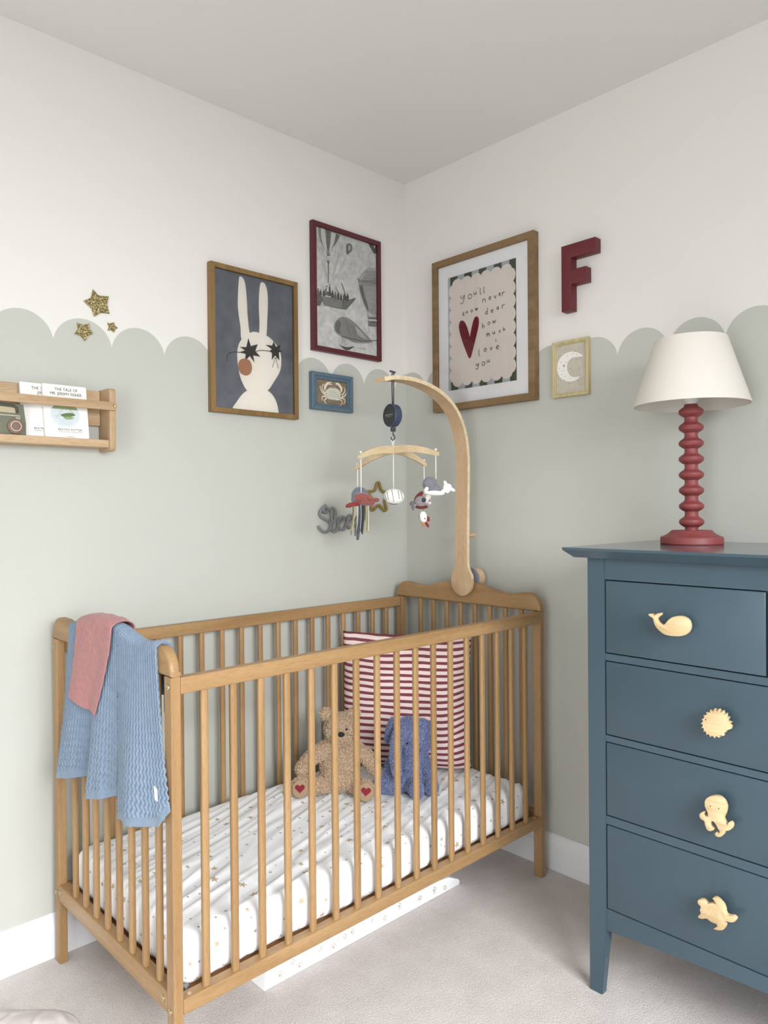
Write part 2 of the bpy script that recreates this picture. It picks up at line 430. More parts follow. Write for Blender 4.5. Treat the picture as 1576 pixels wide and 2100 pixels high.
# shaped end caps
def cap_z(s):
    pts = [(0, .907), (.05, .905), (.09, .899), (.13, .889), (.17, .8815), (.20, .880), (.23, .884), (.262, .889), (.285, .8875), (.302, .878), (.313, .864), (.319, .845), (.320, ZP)]
    for (a, za), (b_, zb) in zip(pts, pts[1:]):
        if s <= b_:
            k = (s-a)/(b_-a); return za+(zb-za)*k
    return ZP
YC = (YF+YB)/2; HW = (YB-YF)/2
def cap_top(y):
    return cap_z(min(abs(y-YC)/HW, 1.0)*0.3205)
raw = [(0, .907), (.05, .905), (.09, .899), (.13, .889), (.17, .8815), (.20, .880), (.23, .884), (.262, .889), (.285, .8875), (.302, .878), (.313, .864), (.3185, .848), (.3205, ZP)]
half = [(min(v.x*HW/0.3205, HW), v.y) for v in spline([(a, z, 0) for a, z in raw], 4)]
outline = [(YC-s, z) for s, z in reversed(half)] + [(YC+s, z) for s, z in half[1:]]
def cap(x0, x1):
    b = BM(); prism(b, outline, 'x', x0, x1, 0.0065, 4); return b
ol = part('end_cap', cap(XL-0.001, XL+T+0.001), WY, crib, (XL, YC, ZP), autos=40)
orr = part('end_cap', cap(XR-T-0.001, XR+0.001), WY, crib, (XR, YC, ZP), autos=40)
# end lower rails and side rails
for xa in (XL, XR-T): part('end_rail', box(BM(), xa, xa+T+0.006, YF+DP, YB-DP, 0.163, 0.204, 0.002), WY, crib, (xa, YC, 0.18))
for ya, nm in ((YF, 'side'), (YB-0.024, 'side')):
    part('upper_rail', box(BM(), XL+T, XR-T, ya, ya+0.024, ZRB, ZRT, 0.003), WX, crib, (-0.7, ya, 0.81))
    part('lower_rail', box(BM(), XL+T, XR-T, ya, ya+0.028, ZLB, ZLT, 0.003), WX, crib, (-0.7, ya, 0.175))
# slats
def slat_mesh(h, wx, wy):
    b = BM(); ring0 = []; ring1 = []
    for i in range(16):
        a = 2*PI*i/16; ca, sa = math.cos(a), math.sin(a); e = 0.62
        x = wx/2*math.copysign(abs(ca)**e, ca); y = wy/2*math.copysign(abs(sa)**e, sa)
        ring0.append(b.verts.new((x, y, -h/2))); ring1.append(b.verts.new((x, y, h/2)))
    for i in range(16): b.faces.new((ring0[i], ring0[(i+1) % 16], ring1[(i+1) % 16], ring1[i]))
    b.faces.new(ring0[::-1]); b.faces.new(ring1); return b
zs0, zs1 = ZLT-0.004, ZRB+0.004
proto = None
for yy in (YF+0.012, YB-0.013):
    for k in range(17):
        x = -1.2556 + k*(1.1000/16)
        c = (x, yy, (zs0+zs1)/2)
        if proto is None: proto = part('slat', slat_mesh(zs1-zs0, 0.0165, 0.013), WZ, crib, c, autos=50, local=True)
        else: inst(proto, c, crib)
proto = None
for xx in (XL+T/2, XR-T/2):
    for k in range(8):
        y = -0.1445 - k*(0.4455/7)
        c = (xx, y, (0.200+0.836)/2)
        if proto is None: proto = part('slat', slat_mesh(0.636, 0.013, 0.0165), WZ, crib, c, autos=50, local=True)
        else: inst(proto, c, crib)
part('mattress_base', box(BM(), XL+T+0.008, XR-T-0.008, YF+0.030, YB-0.030, 0.162, 0.180, 0.001), wood('base_ply', (150, 108, 70), (170, 126, 84), 'x'), crib)
# bolts and screws
bolt0 = None
def bolt(y, z, x=None):
    global bolt0
    c = (XL-0.001, y, z)
    if bolt0 is None:
        b = BM(); lathe(b, [(0.0, 0.002), (0.0025, 0.001), (0.003, 0.0), (0.0030, -0.0012), (0.0055, -0.0012), (0.0068, 0.0), (0.0068, 0.003)], 0, 0, 20, 'x')
        bolt0 = part('bolt_head', b, STEEL, crib, c, local=True, autos=40); bolt0['label'] = 'brass coloured bolt head'
    else: inst(bolt0, c, crib)
for y, z in ((YF+0.013, 0.812), (YB-0.012, 0.812), (YB-0.010, 0.1795), (YB-0.036, 0.1855), (YF+0.046, 0.1845), (YF+0.015, 0.1710)): bolt(y, z)
pp = None
for (x, y) in ((XL+T+0.018, YF+0.012), (XR-T-0.020, YF+0.012)):
    if pp is None: pp = part('dowel_plug', lathe(BM(), [(0.0045, ZLT-0.002), (0.0045, ZLT+0.0012), (0.0, ZLT+0.0014)], x, y, 16), PALE, crib, (x, y, ZLT)); pp['label'] = 'pale dowel plug'
    else: inst(pp, (x, y, ZLT), crib)
cc = (XL+T+0.022, YF+0.034, 0.192)
part('cam_fitting', lathe(BM(), [(0.007, 0.181), (0.007, 0.196), (0.0055, 0.1975), (0.0, 0.197)], cc[0], cc[1], 18), mat('grey_metal', (150, 152, 156), 0.35, metal=0.9), crib)['label'] = 'grey metal cam fitting'
b = BM(); box(b, XL+0.004, XL+0.016, YF+DP+0.0008, YF+DP+0.011, 0.755, ZP-0.002, 0.003)
part('runner_bracket', b, DARKP, crib)['label'] = 'black plastic runner for the drop side'

# ---------------------------------------------------------------- mattress
MX0, MX1, MY0, MY1, MZ0, MZ1 = XL+T+0.016, XR-T-0.012, YF+0.034, YB-0.032, 0.1805, 0.288
def sheet_mat():
    m = bpy.data.materials.new('star_print_sheet'); m.use_nodes = True; t = NT(m); b = t.n['Principled BSDF']
    uv = t.new('ShaderNodeUVMap'); uv.uv_map = 'UVMap'
    base = None; fac = None
    def starlayer(scale, R, keep, seed):
        mp = t.new('ShaderNodeMapping'); mp.inputs['Scale'].default_value = (scale, scale, 1); mp.inputs['Location'].default_value = (seed, seed*1.7, 0)
        t.link(uv.outputs[0], mp.inputs['Vector'])
        v = t.new('ShaderNodeTexVoronoi', voronoi_dimensions='2D'); v.inputs['Scale'].default_value = 1.0; v.inputs['Randomness'].default_value = 0.75
        t.link(mp.outputs[0], v.inputs['Vector'])
        sub = t.new('ShaderNodeVectorMath', operation='SUBTRACT'); t.link(mp.outputs[0], sub.inputs[0]); t.link(v.outputs['Position'], sub.inputs[1])
        s = t.new('ShaderNodeSeparateXYZ'); t.link(sub.outputs[0], s.inputs[0])
        sc = t.new('ShaderNodeSeparateColor'); t.link(v.outputs['Color'], sc.inputs[0])
        ang = t.math('ADD', t.math('ADD', t.math('ARCTAN2', s.outputs[1], s.outputs[0]), t.math('MULTIPLY', sc.outputs[0], 6.0)), 20.0)
        k = 2*PI/5
        a = t.math('MULTIPLY', t.math('ABSOLUTE', t.math('SUBTRACT', t.math('FRACT', t.math('DIVIDE', ang, k)), 0.5)), 2.0)
        rad = t.math('MULTIPLY', t.math('ADD', 0.38, t.math('MULTIPLY', t.math('POWER', a, 1.7), 0.62)), t.math('MULTIPLY', R, t.math('ADD', 0.55, t.math('MULTIPLY', sc.outputs[1], 0.6))))
        ln = t.new('ShaderNodeVectorMath', operation='LENGTH'); t.link(sub.outputs[0], ln.inputs[0])
        inside = t.math('LESS_THAN', ln.outputs['Value'], rad)
        return t.math('MULTIPLY', inside, t.math('GREATER_THAN', sc.outputs[2], keep))
    s1 = starlayer(16.0, 0.17, 0.40, 0.3); s2 = starlayer(25.0, 0.12, 0.35, 4.1)
    m1 = t.new('ShaderNodeMix', data_type='RGBA'); t.link(s2, m1.inputs['Factor']); m1.inputs['A'].default_value = lin((246, 246, 247)); m1.inputs['B'].default_value = lin((158, 148, 146))
    m2 = t.new('ShaderNodeMix', data_type='RGBA'); t.link(s1, m2.inputs['Factor']); t.link(m1.outputs['Result'], m2.inputs['A']); m2.inputs['B'].default_value = lin((190, 168, 134))
    t.link(m2.outputs['Result'], b.inputs['Base Color']); b.inputs['Roughness'].default_value = 0.9; b.inputs['Specular IOR Level'].default_value = 0.2
    n = t.new('ShaderNodeTexNoise'); n.inputs['Scale'].default_value = 900; t.link(uv.outputs[0], n.inputs['Vector'])
    bu = t.new('ShaderNodeBump'); bu.inputs['Strength'].default_value = 0.15; bu.inputs['Distance'].default_value = 0.001
    t.link(n.outputs['Fac'], bu.inputs['Height']); t.link(bu.outputs['Normal'], b.inputs['Normal'])
    return m
def mattress():
    b = BM(); NX, NY, NZ = 300, 130, 26
    hx, hy, hz = (MX1-MX0)/2, (MY1-MY0)/2, (MZ1-MZ0)/2; C = Vector(((MX0+MX1)/2, (MY0+MY1)/2, (MZ0+MZ1)/2)); r = 0.030
    uvl = b.loops.layers.uv.new('UVMap')
    def pos(p):
        q = Vector(p); inner = Vector((max(-hx+r, min(hx-r, q.x)), max(-hy+r, min(hy-r, q.y)), max(-hz+r, min(hz-r, q.z))))
        d = q-inner
        if d.length > 1e-9: q = inner+d.normalized()*r
        w = q+C; n = d.normalized() if d.length > 1e-9 else Vector((0, 0, 1))
        # pulled wrinkles across the top and puckers down the sides
        s = w.x*0.32-w.y*0.95; tt = w.x*0.95+w.y*0.32
        k1 = 1-abs(pnoise(Vector((tt*3.0, s*26, 3.1)))*1.7); k2 = pnoise(Vector((tt*5, s*52, 9.3)))
        if n.z > 0.3:
            amp = 0.0085*max(0, k1-0.25)+0.0022*k2
            amp *= 0.55+0.9*max(0, pnoise(Vector((w.x*3.3+5, w.y*4, 0)))+0.3)
            mid = 0.005*(math.cos(min(1, abs(q.x)/hx)*PI/2))
            w.z += amp-mid*0.5 if n.z > 0.8 else (amp-mid*.5)*(n.z-0.3)/0.5
        side = max(abs(n.x), abs(n.y))
        if side > 0.5:
            a = w.x*1.0+w.y*0.8
            f = 0.0042*pnoise(Vector((a*22, w.z*6, 1.0)))+0.002*pnoise(Vector((a*60, w.z*12, 4.0)))
            w += Vector((n.x, n.y, 0))*f*(0.6+1.2*max(0, (MZ1-w.z)/0.1))
        return w
    def grid(f, n1, n2, uvf):
        vs = [[b.verts.new((0, 0, 0)) for _ in range(n2+1)] for _ in range(n1+1)]; uvs = {}
        for i in range(n1+1):
            for j in range(n2+1):
                p = f(i/n1, j/n2); vs[i][j].co = pos(p); uvs[vs[i][j]] = uvf(p)
        for i in range(n1):
            for j in range(n2):
                fc = b.faces.new((vs[i][j], vs[i+1][j], vs[i+1][j+1], vs[i][j+1]))
                for l in fc.loops: l[uvl].uv = uvs[l.vert]
    L = lambda a, h: -h+2*h*a
    grid(lambda a, c: (L(a, hx), L(c, hy), hz), NX, NY, lambda p: (p[0], p[1]))
    grid(lambda a, c: (L(a, hx), L(c, hy), -hz), 30, 16, lambda p: (p[0], p[1]))
    for sy in (-1, 1): grid(lambda a, c, sy=sy: (L(a, hx), sy*hy, L(c, hz)), NX, NZ, lambda p, sy=sy: (p[0], sy*hy+sy*(hz-p[2])))
    for sx in (-1, 1): grid(lambda a, c, sx=sx: (sx*hx, L(a, hy), L(c, hz)), NY, NZ, lambda p, sx=sx: (sx*hx+sx*(hz-p[2]), p[1]))
    bmesh.ops.remove_doubles(b, verts=b.verts, dist=1e-5)
    return b
o = part('crib_mattress', mattress(), sheet_mat(), None, ((MX0+MX1)/2, (MY0+MY1)/2, MZ0), smooth=True)
tag(o, 'white crib mattress in a fitted sheet printed with small gold stars', 'mattress')

# changing mat pushed under the crib
def mat_print():
    m = mat('wipe_clean_white', (240, 240, 240), 0.4)
    return m
b = BM(); cx0, cx1 = -1.018, -0.300
prism(b, [(cx0, 0.001), (cx0+0.004, 0.0), (cx1, 0.0), (cx1+0.002, 0.012), (cx1-0.004, 0.019), (cx1-0.05, 0.040), (cx1-0.12, 0.048), (cx0+0.03, 0.055), (cx0+0.006, 0.052)], 'y', -0.512, -0.12, 0.0025, 2)
cmat = thing('changing_mat', (-0.66, -0.3, 0), 'white padded changing mat with a sun print lying on the carpet under the crib', 'mat')
part('pad', b, mat_print(), cmat, autos=50)
b = BM()
GP = [(0.045, 0.020, 1), (0.085, 0.036, 2), (0.105, 0.016, 0), (0.165, 0.038, 3), (0.215, 0.018, 0), (0.255, 0.030, 2), (0.278, 0.032, 1), (0.345, 0.040, 3), (0.40, 0.022, 2), (0.455, 0.034, 1), (0.54, 0.022, 0), (0.60, 0.026, 1), (0.65, 0.016, 2)]
for gx, gz, kd in GP:
    x, z = cx0+gx, gz; pl = -0.5127
    if kd == 1 or kd == 0:
        for k in range(9):
            a = PI*k/8 + (PI/2 if kd else 0) - PI/2*kd*2
            ribbon(b, [(x+0.006*math.cos(a), z+0.006*math.sin(a)), (x+0.0115*math.cos(a), z+0.0115*math.sin(a))], 0.0013, 'y', pl)
        flat(b, oval((x, z), 0.0035, 0.0035, 12), 'y', pl)
    elif kd == 2:
        pts = oval((x, z), 0.0045, 0.006, 14); ribbon(b, pts+[pts[0]], 0.0018, 'y', pl)
    else:
        ribbon(b, [(x+0.010*math.sin(a), z-0.010*math.cos(a)) for a in [0.2*k for k in range(9)]], 0.0022, 'y', pl)
sp_ = part('sun_print', b, mat('print_taupe', (178, 166, 150), 0.6), cmat); sp_['kind'] = 'stuff'; sp_['label'] = 'taupe suns and moons printed on the side'

# white muslin on the carpet, bottom left
def puddle():
    b = BM(); c = Vector((-1.64, -0.33)); N, K = 180, 80; rows = []
    for j in range(K+1):
        row = []; rr = j/K
        for i in range(N):
            a = 2*PI*i/N; R = 0.245*(1+0.05*math.sin(3*a+1)+0.03*math.sin(7*a))
            x, y = c.x+R*rr*math.cos(a), c.y+R*rr*math.sin(a)
            h = 0.030*(1-rr**4)+0.012*(1-rr)*abs(pnoise(Vector((x*9, y*16, 0.4))))*3 + 0.006*(1-rr**6)*pnoise(Vector((a*2.5, rr*2, 3)))+0.010*(1-rr**8)*max(0, 1-6*abs(pnoise(Vector(((x+y)*5, (x-y)*11, 2.2)))))
            row.append(b.verts.new((x, y, max(0.0015, h))))
        rows.append(row)
    for j in range(K):
        for i in range(N): b.faces.new((rows[j][i], rows[j][(i+1) % N], rows[j+1][(i+1) % N], rows[j+1][i]))
    bmesh.ops.remove_doubles(b, verts=b.verts, dist=1e-6)
    low = [b.verts.new((v.co.x, v.co.y, 0.0)) for v in rows[-1]]
    for i in range(N): b.faces.new((rows[-1][i], rows[-1][(i+1) % N], low[(i+1) % N], low[i]))
    b.faces.new(low)
    return b
o = part('play_mat', puddle(), mat('thin_white_cotton', (232, 224, 222), 0.9, bump=0.2, bscale=120), None, (-1.64, -0.33, 0), smooth=True)
tag(o, 'crumpled round white cotton mat on the carpet in the lower left corner', 'mat')

# ---------------------------------------------------------------- blanket and muslin over the crib end
def drape(y_top0, y_top1, zb, ybl, ybr, off, inside, ribs, wave, folds, NS, NT_, foldamp, phase=0, hem=0.018, thick=0.0):
    """cloth over the left end cap; s runs along the cap, t along the fall"""
    b = BM(); uvl = b.loops.layers.uv.new('UVMap'); g = []; xin, xout = XL+T+0.004+off, XL-0.004-off
    for i in range(NS+1):
        s = i/NS; yt = y_top0+(y_top1-y_top0)*s; zt = cap_top(yt)+0.004+off
        zend = zb(s); yb0 = ybl+(ybr-ybl)*s
        r = (xin-xout)/2; xm = (xin+xout)/2
        Lin = inside; Larc = PI*r*0.78; Lout = zt-r*0.6-zend; tot = Lin+Larc+Lout; row = []
        for j in range(NT_+1):
            d = tot*j/NT_
            if d < Lin: x, z = xin, zt-r*0.6-(Lin-d); nx, nz = 1, 0; k = 0; q = 0
            elif d < Lin+Larc:
                a = (d-Lin)/Larc*PI; x = xm+r*math.cos(a); z = zt-r*0.6+r*0.6*math.sin(a); nx, nz = math.cos(a), math.sin(a); k = 0; q = 0
            else:
                q = (d-Lin-Larc)/Lout; x, z = xout, zt-r*0.6-(d-Lin-Larc); nx, nz = -1, 0; k = q
            y = yt+(yb0-yt)*(k**1.4)
            fa = 0; 
            if k > 0:
                ph = folds(s)
                fa = foldamp*(k**1.25)*(0.5-0.5*math.cos(ph*2*PI+phase))
                fa += (0.0035 if ribs else 0.0)*(k**6)*math.sin(s*2*PI*9+2.5*math.sin(s*11))
                y += 0.010*(k**1.5)*math.sin(ph*2*PI+0.8)
            rb = 0.0
            if ribs:
                zz = max(0.0, (k-0.15))*0.9+0.08
                edge = 1.0 if (tot-d) > hem else 0.0
                rb = edge*0.0024*math.cos(2*PI*(s*ribs+wave*(0.05+zz*0.22)*math.sin(2*PI*d/0.0165+1.5*pnoise(Vector((s*9, d*5, 0))))))+0.0003*math.sin(2*PI*d/0.004)
            else:
                rb = 0.0012*pnoise(Vector((s*8, d*25, 2.0)))+0.0006*pnoise(Vector((s*60, d*130, 5)))
            row.append((b.verts.new((x+nx*(rb)-fa, y, z+nz*rb)), (s, d)))
        g.append(row)
    for i in range(NS):
        for j in range(NT_):
            f = b.faces.new((g[i][j][0], g[i+1][j][0], g[i+1][j+1][0], g[i][j+1][0]))
            for l, q in zip(f.loops, (g[i][j], g[i+1][j], g[i+1][j+1], g[i][j+1])): l[uvl].uv = q[1]
    return b
def cloth_finish(o, th):
    m = o.modifiers.new('thickness', 'SOLIDIFY'); m.thickness = th; m.offset = 0
    return o
def saw(s, cuts):
    for a, c in zip(cuts, cuts[1:]):
        if s <= c: return (s-a)/(c-a)
    return 1.0
CUTS = [0.0, 0.33, 0.61, 1.0001]
def zb_blue(s):
    k = saw(s, CUTS)
    base = 0.495+0.046*k**0.8
    if s > 0.93: base += (s-0.93)/0.07*0.030
    if s < 0.04: base += 0.03*(0.04-s)/0.04
    return base
def folds_blue(s):
    for n, (a, c) in enumerate(zip(CUTS, CUTS[1:])):
        if s <= c:
            k = (s-a)/(c-a); return n+k**0.75
    return 3
BLUEKNIT = mat('blue_knit', (124, 141, 160), 0.95, bump=0.35, bscale=700, var=0.06, vscale=60, sheen=0.3, spec=0.1)
o = part('knitted_blanket', drape(-0.165, -0.618, zb_blue, -0.090, -0.672, 0.001, 0.10, 46, 1.0, folds_blue, 460, 330, 0.030), BLUEKNIT, None, (XL, -0.38, 0.90), smooth=True)
cloth_finish(o, 0.0035)
blanket = o
tag(o, 'pale blue ribbed knitted blanket draped over the end of the crib', 'blanket')
b = BM(); zc = 0.632; yc = -0.668
prism(b, [(yc, zc), (yc-0.012, zc-0.004), (yc-0.013, zc-0.026), (yc-0.003, zc-0.026)], 'x', XL-0.0375, XL-0.0365)
lb = part('care_label', b, mat('white_tape', (240, 240, 240), 0.7), blanket); lb['label'] = 'small white care label'
PINK = mat('pink_muslin', (174, 121, 119), 0.95, bump=0.6, bscale=260, var=0.08, vscale=90, sheen=0.2, spec=0.1)
def zb_pink(s): return 0.702+0.003*math.sin(s*9)+0.010*(1-s)
o = part('muslin_cloth', drape(-0.235, -0.430, zb_pink, -0.195, -0.365, 0.0125, 0.03, 0, 0, lambda s: s*1.3, 90, 160, 0.010, 1.0), PINK, None, (XL, -0.32, 0.92), smooth=True)
cloth_finish(o, 0.0025)
tag(o, 'dusty pink muslin cloth folded over the blue blanket on the crib end', 'cloth')

# ---------------------------------------------------------------- cushion
def cushion():
    b = BM(); uvl = b.loops.layers.uv.new('UVMap'); N = 70
    P0 = Vector((-0.405, -0.075, 0)); P1 = Vector((-0.155, -0.440, 0)); ex = (P1-P0); W = ex.length; ex.normalize()
    nrm = Vector((ex.y, -ex.x, 0)); 
    if nrm.dot(CAM-P0) < 0: nrm = -nrm
    H = 0.445; zb0 = 0.293
    lean = Vector((0, 0, 1)); lean = (lean - nrm*0.10).normalized()
    def pt(u, v, side):
        a, c = 2*u-1, 2*v-1
        pin = 0.035
        ax = a*(1-pin*(1-c*c)*abs(a)); cx = c*(1-pin*(1-a*a)*abs(c))
        t = max(0, (1-a**4))**0.55*max(0, (1-c**4))**0.55
        th = 0.064*t+0.005*pnoise(Vector((u*5, v*6, side)))*t
        th += 0.008*(abs(a)**3)*pnoise(Vector((u*5+3, v*14, 1.0)))*(t > 0)*min(1, 6*t)
        wz = 0.022*max(0, (a-0.55)/0.45)**2*(1-abs(v-0.35)/0.65)+0.004*abs(a)**4*pnoise(Vector((u*4, v*20, 7)))
        ax += 0.010*abs(a)**3*pnoise(Vector((1.0, v*6, 3)))*(1-c*c)
        return P0+ex*(W*(ax+1)/2)+Vector((0, 0, zb0+wz))+lean*(H*(cx+1)/2)+nrm*(th*side+0.0)
    for side in (1, -1):
        g = [[b.verts.new(pt(i/N, j/N, side)) for j in range(N+1)] for i in range(N+1)]
        for i in range(N):
            for j in range(N):
                f = b.faces.new((g[i][j], g[i+1][j], g[i+1][j+1], g[i][j+1]))
                for l, q in zip(f.loops, ((i, j), (i+1, j), (i+1, j+1), (i, j+1))): l[uvl].uv = (q[0]/N, q[1]/N)
    bmesh.ops.remove_doubles(b, verts=b.verts, dist=1e-4)
    return b, (P0+P1)/2
def stripe_mat():
    m = bpy.data.materials.new('red_striped_linen'); m.use_nodes = True; t = NT(m); b = t.n['Principled BSDF']
    uv = t.new('ShaderNodeUVMap'); uv.uv_map = 'UVMap'; s = t.new('ShaderNodeSeparateXYZ'); t.link(uv.outputs[0], s.inputs[0])
    n = t.new('ShaderNodeTexNoise'); n.inputs['Scale'].default_value = 4; t.link(uv.outputs[0], n.inputs['Vector'])
    fr = t.math('FRACT', t.math('ADD', t.math('MULTIPLY', s.outputs[1], 21.0), t.math('MULTIPLY', n.outputs['Fac'], 0.5)))
    st = t.math('LESS_THAN', fr, 0.45)
    w = t.new('ShaderNodeTexNoise'); w.inputs['Scale'].default_value = 160; w.inputs['Detail'].default_value = 4; t.link(uv.outputs[0], w.inputs['Vector'])
    r = t.new('ShaderNodeValToRGB'); r.color_ramp.elements[0].color = lin((116, 58, 68)); r.color_ramp.elements[1].color = lin((146, 84, 94)); t.link(w.outputs['Fac'], r.inputs['Fac'])
    mx = t.new('ShaderNodeMix', data_type='RGBA'); t.link(st, mx.inputs['Factor']); mx.inputs['A'].default_value = lin((244, 222, 216)); t.link(r.outputs['Color'], mx.inputs['B'])
    t.link(mx.outputs['Result'], b.inputs['Base Color']); b.inputs['Roughness'].default_value = 0.95; b.inputs['Specular IOR Level'].default_value = 0.1
    bu = t.new('ShaderNodeBump'); bu.inputs['Strength'].default_value = 0.4; bu.inputs['Distance'].default_value = 0.001
    t.link(w.outputs['Fac'], bu.inputs['Height']); t.link(bu.outputs['Normal'], b.inputs['Normal'])
    return m
bmc, cc = cushion()
o = part('cushion', bmc, stripe_mat(), None, (cc.x, cc.y, 0.29), smooth=True)
tag(o, 'large square cushion with maroon and cream stripes standing at the far end of the crib', 'cushion')

# ---------------------------------------------------------------- plush toys in the crib
class Loc:
    """a frame that faces the middle of the room: r to the right, t to the front, u up"""
    def __init__(s, base, face):
        s.o = Vector(base); s.T = Vector((face[0], face[1], 0)).normalized(); s.R = Vector((-s.T.y, s.T.x, 0)); s.Z = Vector((0, 0, 1))
        s.m = Matrix((s.R, s.T, s.Z)).transposed()
    def p(s, r, t, u): return s.o+s.R*r+s.T*t+s.Z*u
    def e(s, bm, c, rad, rot=(0, 0, 0), **k): ell(bm, s.p(*c), rad, s.m @ Euler(rot).to_matrix(), **k)
    def limb(s, bm, pts, rads, n=8):
        P = [s.p(*p) for p in pts]; 
        for (a, b_), (ra, rb) in zip(zip(P, P[1:]), zip(rads, rads[1:])):
            for k in range(n+1): 
                f = k/n; q = a.lerp(b_, f); r = ra+(rb-ra)*f; ell(bm, q, (r, r, r), None, 12, 8)
def heart_pts(c, s, rot=0):
    out = []
    for k in range(36):
        a = 2*PI*k/36; x = 16*math.sin(a)**3/17; y = (13*math.cos(a)-5*math.cos(2*a)-2*math.cos(3*a)-math.cos(4*a))/17+0.1
        out.append((c[0]+s*(x*math.cos(rot)-y*math.sin(rot)), c[1]+s*(x*math.sin(rot)+y*math.cos(rot))))
    return out
MZT = 0.290
bp = at(697, 1620, 'z', MZT)
face = CAM-bp
L = Loc((bp.x, bp.y, MZT), face)
bear = thing('teddy_bear', (bp.x, bp.y, MZT), 'tan curly teddy bear with red hearts on its paws sitting against the cushion', 'soft toy')
b = BM()
L.e(b, (0, 0, 0.074), (0.062, 0.052, 0.076)); L.e(b, (0, 0.012, 0.050), (0.060, 0.052, 0.050))
L.e(b, (0.003, 0.004, 0.192), (0.050, 0.046, 0.049)); L.e(b, (0.003, 0.036, 0.180), (0.028, 0.026, 0.024))
for sx in (-1, 1):
    L.e(b, (0.003+sx*0.043, -0.004, 0.235), (0.021, 0.010, 0.021))
L.limb(b, [(-0.040, 0.0, 0.132), (-0.085, 0.012, 0.108), (-0.113, 0.026, 0.078)], [0.025, 0.024, 0.023])
L.limb(b, [(0.040, 0.0, 0.132), (0.082, 0.010, 0.106), (0.106, 0.020, 0.074)], [0.025, 0.024, 0.022])
L.limb(b, [(-0.035, 0.02, 0.028), (-0.085, 0.03, 0.030), (-0.116, 0.050, 0.032)], [0.028, 0.027, 0.025])
L.limb(b, [(0.030, 0.02, 0.028), (0.058, 0.055, 0.030), (0.074, 0.088, 0.032)], [0.028, 0.026, 0.024])
L.e(b, (-0.118, 0.056, 0.033), (0.029, 0.016, 0.033)); L.e(b, (0.077, 0.096, 0.033), (0.028, 0.016, 0.033))
b = remesh(b, 0.0035, 5)
for v in b.verts:
    v.co += v.normal*0.0012*pnoise(v.co*170)
src = b.copy()
BEAR = mat('tan_curly_plush', (166, 138, 110), 0.95, bump=0.8, bscale=260, var=0.25, vscale=220, spec=0.1)
BEARF = mat('tan_fur', (206, 180, 152), 0.95, var=0.18, vscale=150, spec=0.1, sheen=0.3)
part('body', b, BEAR, bear, smooth=True)
o = part('fur', fur(src, 28000, 0.0035, 0.0010, 1.0, random.Random(3)), BEARF, bear); o['kind'] = 'stuff'; src.free()
b = BM(); L.e(b, (0.006, 0.064, 0.191), (0.0105, 0.006, 0.0075)); part('nose', b, mat('black_felt', (22, 20, 20), 0.7), bear, smooth=True)['label'] = 'black stitched nose'
for sx in (-1, 1):
    b = BM(); L.e(b, (0.003+sx*0.019, 0.048, 0.201), (0.0036, 0.003, 0.0036)); part('eye', b, mat('black_gloss', (15, 14, 14), 0.2), bear, smooth=True)
for (r, t, u, hs, rz) in ((-0.118, 0.072, 0.034, 0.0155, 0.0), (0.077, 0.112, 0.034, 0.0155, -0.1)):
    b = BM(); L.e(b, (r, t+0.001, u), (0.024, 0.004, 0.028)); pad = part('paw_pad', b, mat('paw_suede', (166, 138, 112), 0.9), bear, smooth=True)
    b = BM(); hp = heart_pts((r, u+0.002), hs, rz); f = []
    vs = [b.verts.new(L.p(x, t+0.0055, z)) for x, z in hp]; fc = b.faces.new(vs)
    rr_ = bmesh.ops.extrude_face_region(b, geom=[fc])
    for g in rr_['geom']:
        if isinstance(g, bmesh.types.BMVert): g.co -= L.T*0.004
    bmesh.ops.triangulate(b, faces=[x for x in b.faces if len(x.verts) > 4])
    part('heart', b, mat('red_felt', (132, 30, 44), 0.9, var=0.1, vscale=200), pad)['label'] = 'red felt heart'
# elephant
ep = at(845, 1619, 'z', MZT); L = Loc((ep.x, ep.y, MZT), CAM-ep)
eleph = thing('plush_elephant', (ep.x, ep.y, MZT), 'blue plush elephant with floppy ears sitting beside the teddy bear', 'soft toy')
b = BM()
L.e(b, (-0.002, -0.004, 0.062), (0.040, 0.036, 0.066)); L.e(b, (-0.010, 0.010, 0.182), (0.040, 0.036, 0.044))
L.e(b, (-0.008, 0.012, 0.150), (0.028, 0.030, 0.040))
L.limb(b, [(-0.030, 0.026, 0.190), (-0.044, 0.050, 0.165), (-0.050, 0.062, 0.120), (-0.044, 0.064, 0.074)], [0.022, 0.018, 0.0150, 0.0135])
L.e(b, (-0.066, -0.012, 0.180), (0.011, 0.022, 0.042), (0, 0.25, 0)); L.e(b, (0.046, 0.022, 0.168), (0.024, 0.011, 0.050), (0, 0.16, 0.3))
L.e(b, (0.030, 0.014, 0.200), (0.028, 0.014, 0.024)); L.e(b, (0.018, 0.014, 0.168), (0.026, 0.022, 0.034))
L.limb(b, [(-0.035, 0.0, 0.115), (-0.062, 0.010, 0.080), (-0.068, 0.018, 0.040)], [0.020, 0.019, 0.018])
L.limb(b, [(0.026, 0.0, 0.110), (0.050, 0.012, 0.070), (0.060, 0.022, 0.036)], [0.020, 0.019, 0.018])
L.limb(b, [(-0.03, 0.02, 0.026), (-0.060, 0.036, 0.026), (-0.098, 0.030, 0.024)], [0.024, 0.024, 0.021])
L.limb(b, [(0.0, 0.02, 0.026), (0.008, 0.052, 0.028), (0.014, 0.076, 0.028)], [0.024, 0.023, 0.020])
L.limb(b, [(0.02, 0.01, 0.024), (0.048, 0.028, 0.024), (0.060, 0.044, 0.024)], [0.022, 0.022, 0.021])
L.e(b, (0.015, 0.080, 0.028), (0.020, 0.014, 0.028)); L.e(b, (0.060, 0.050, 0.025), (0.020, 0.012, 0.024))
b = remesh(b, 0.0035, 5); src = b.copy()
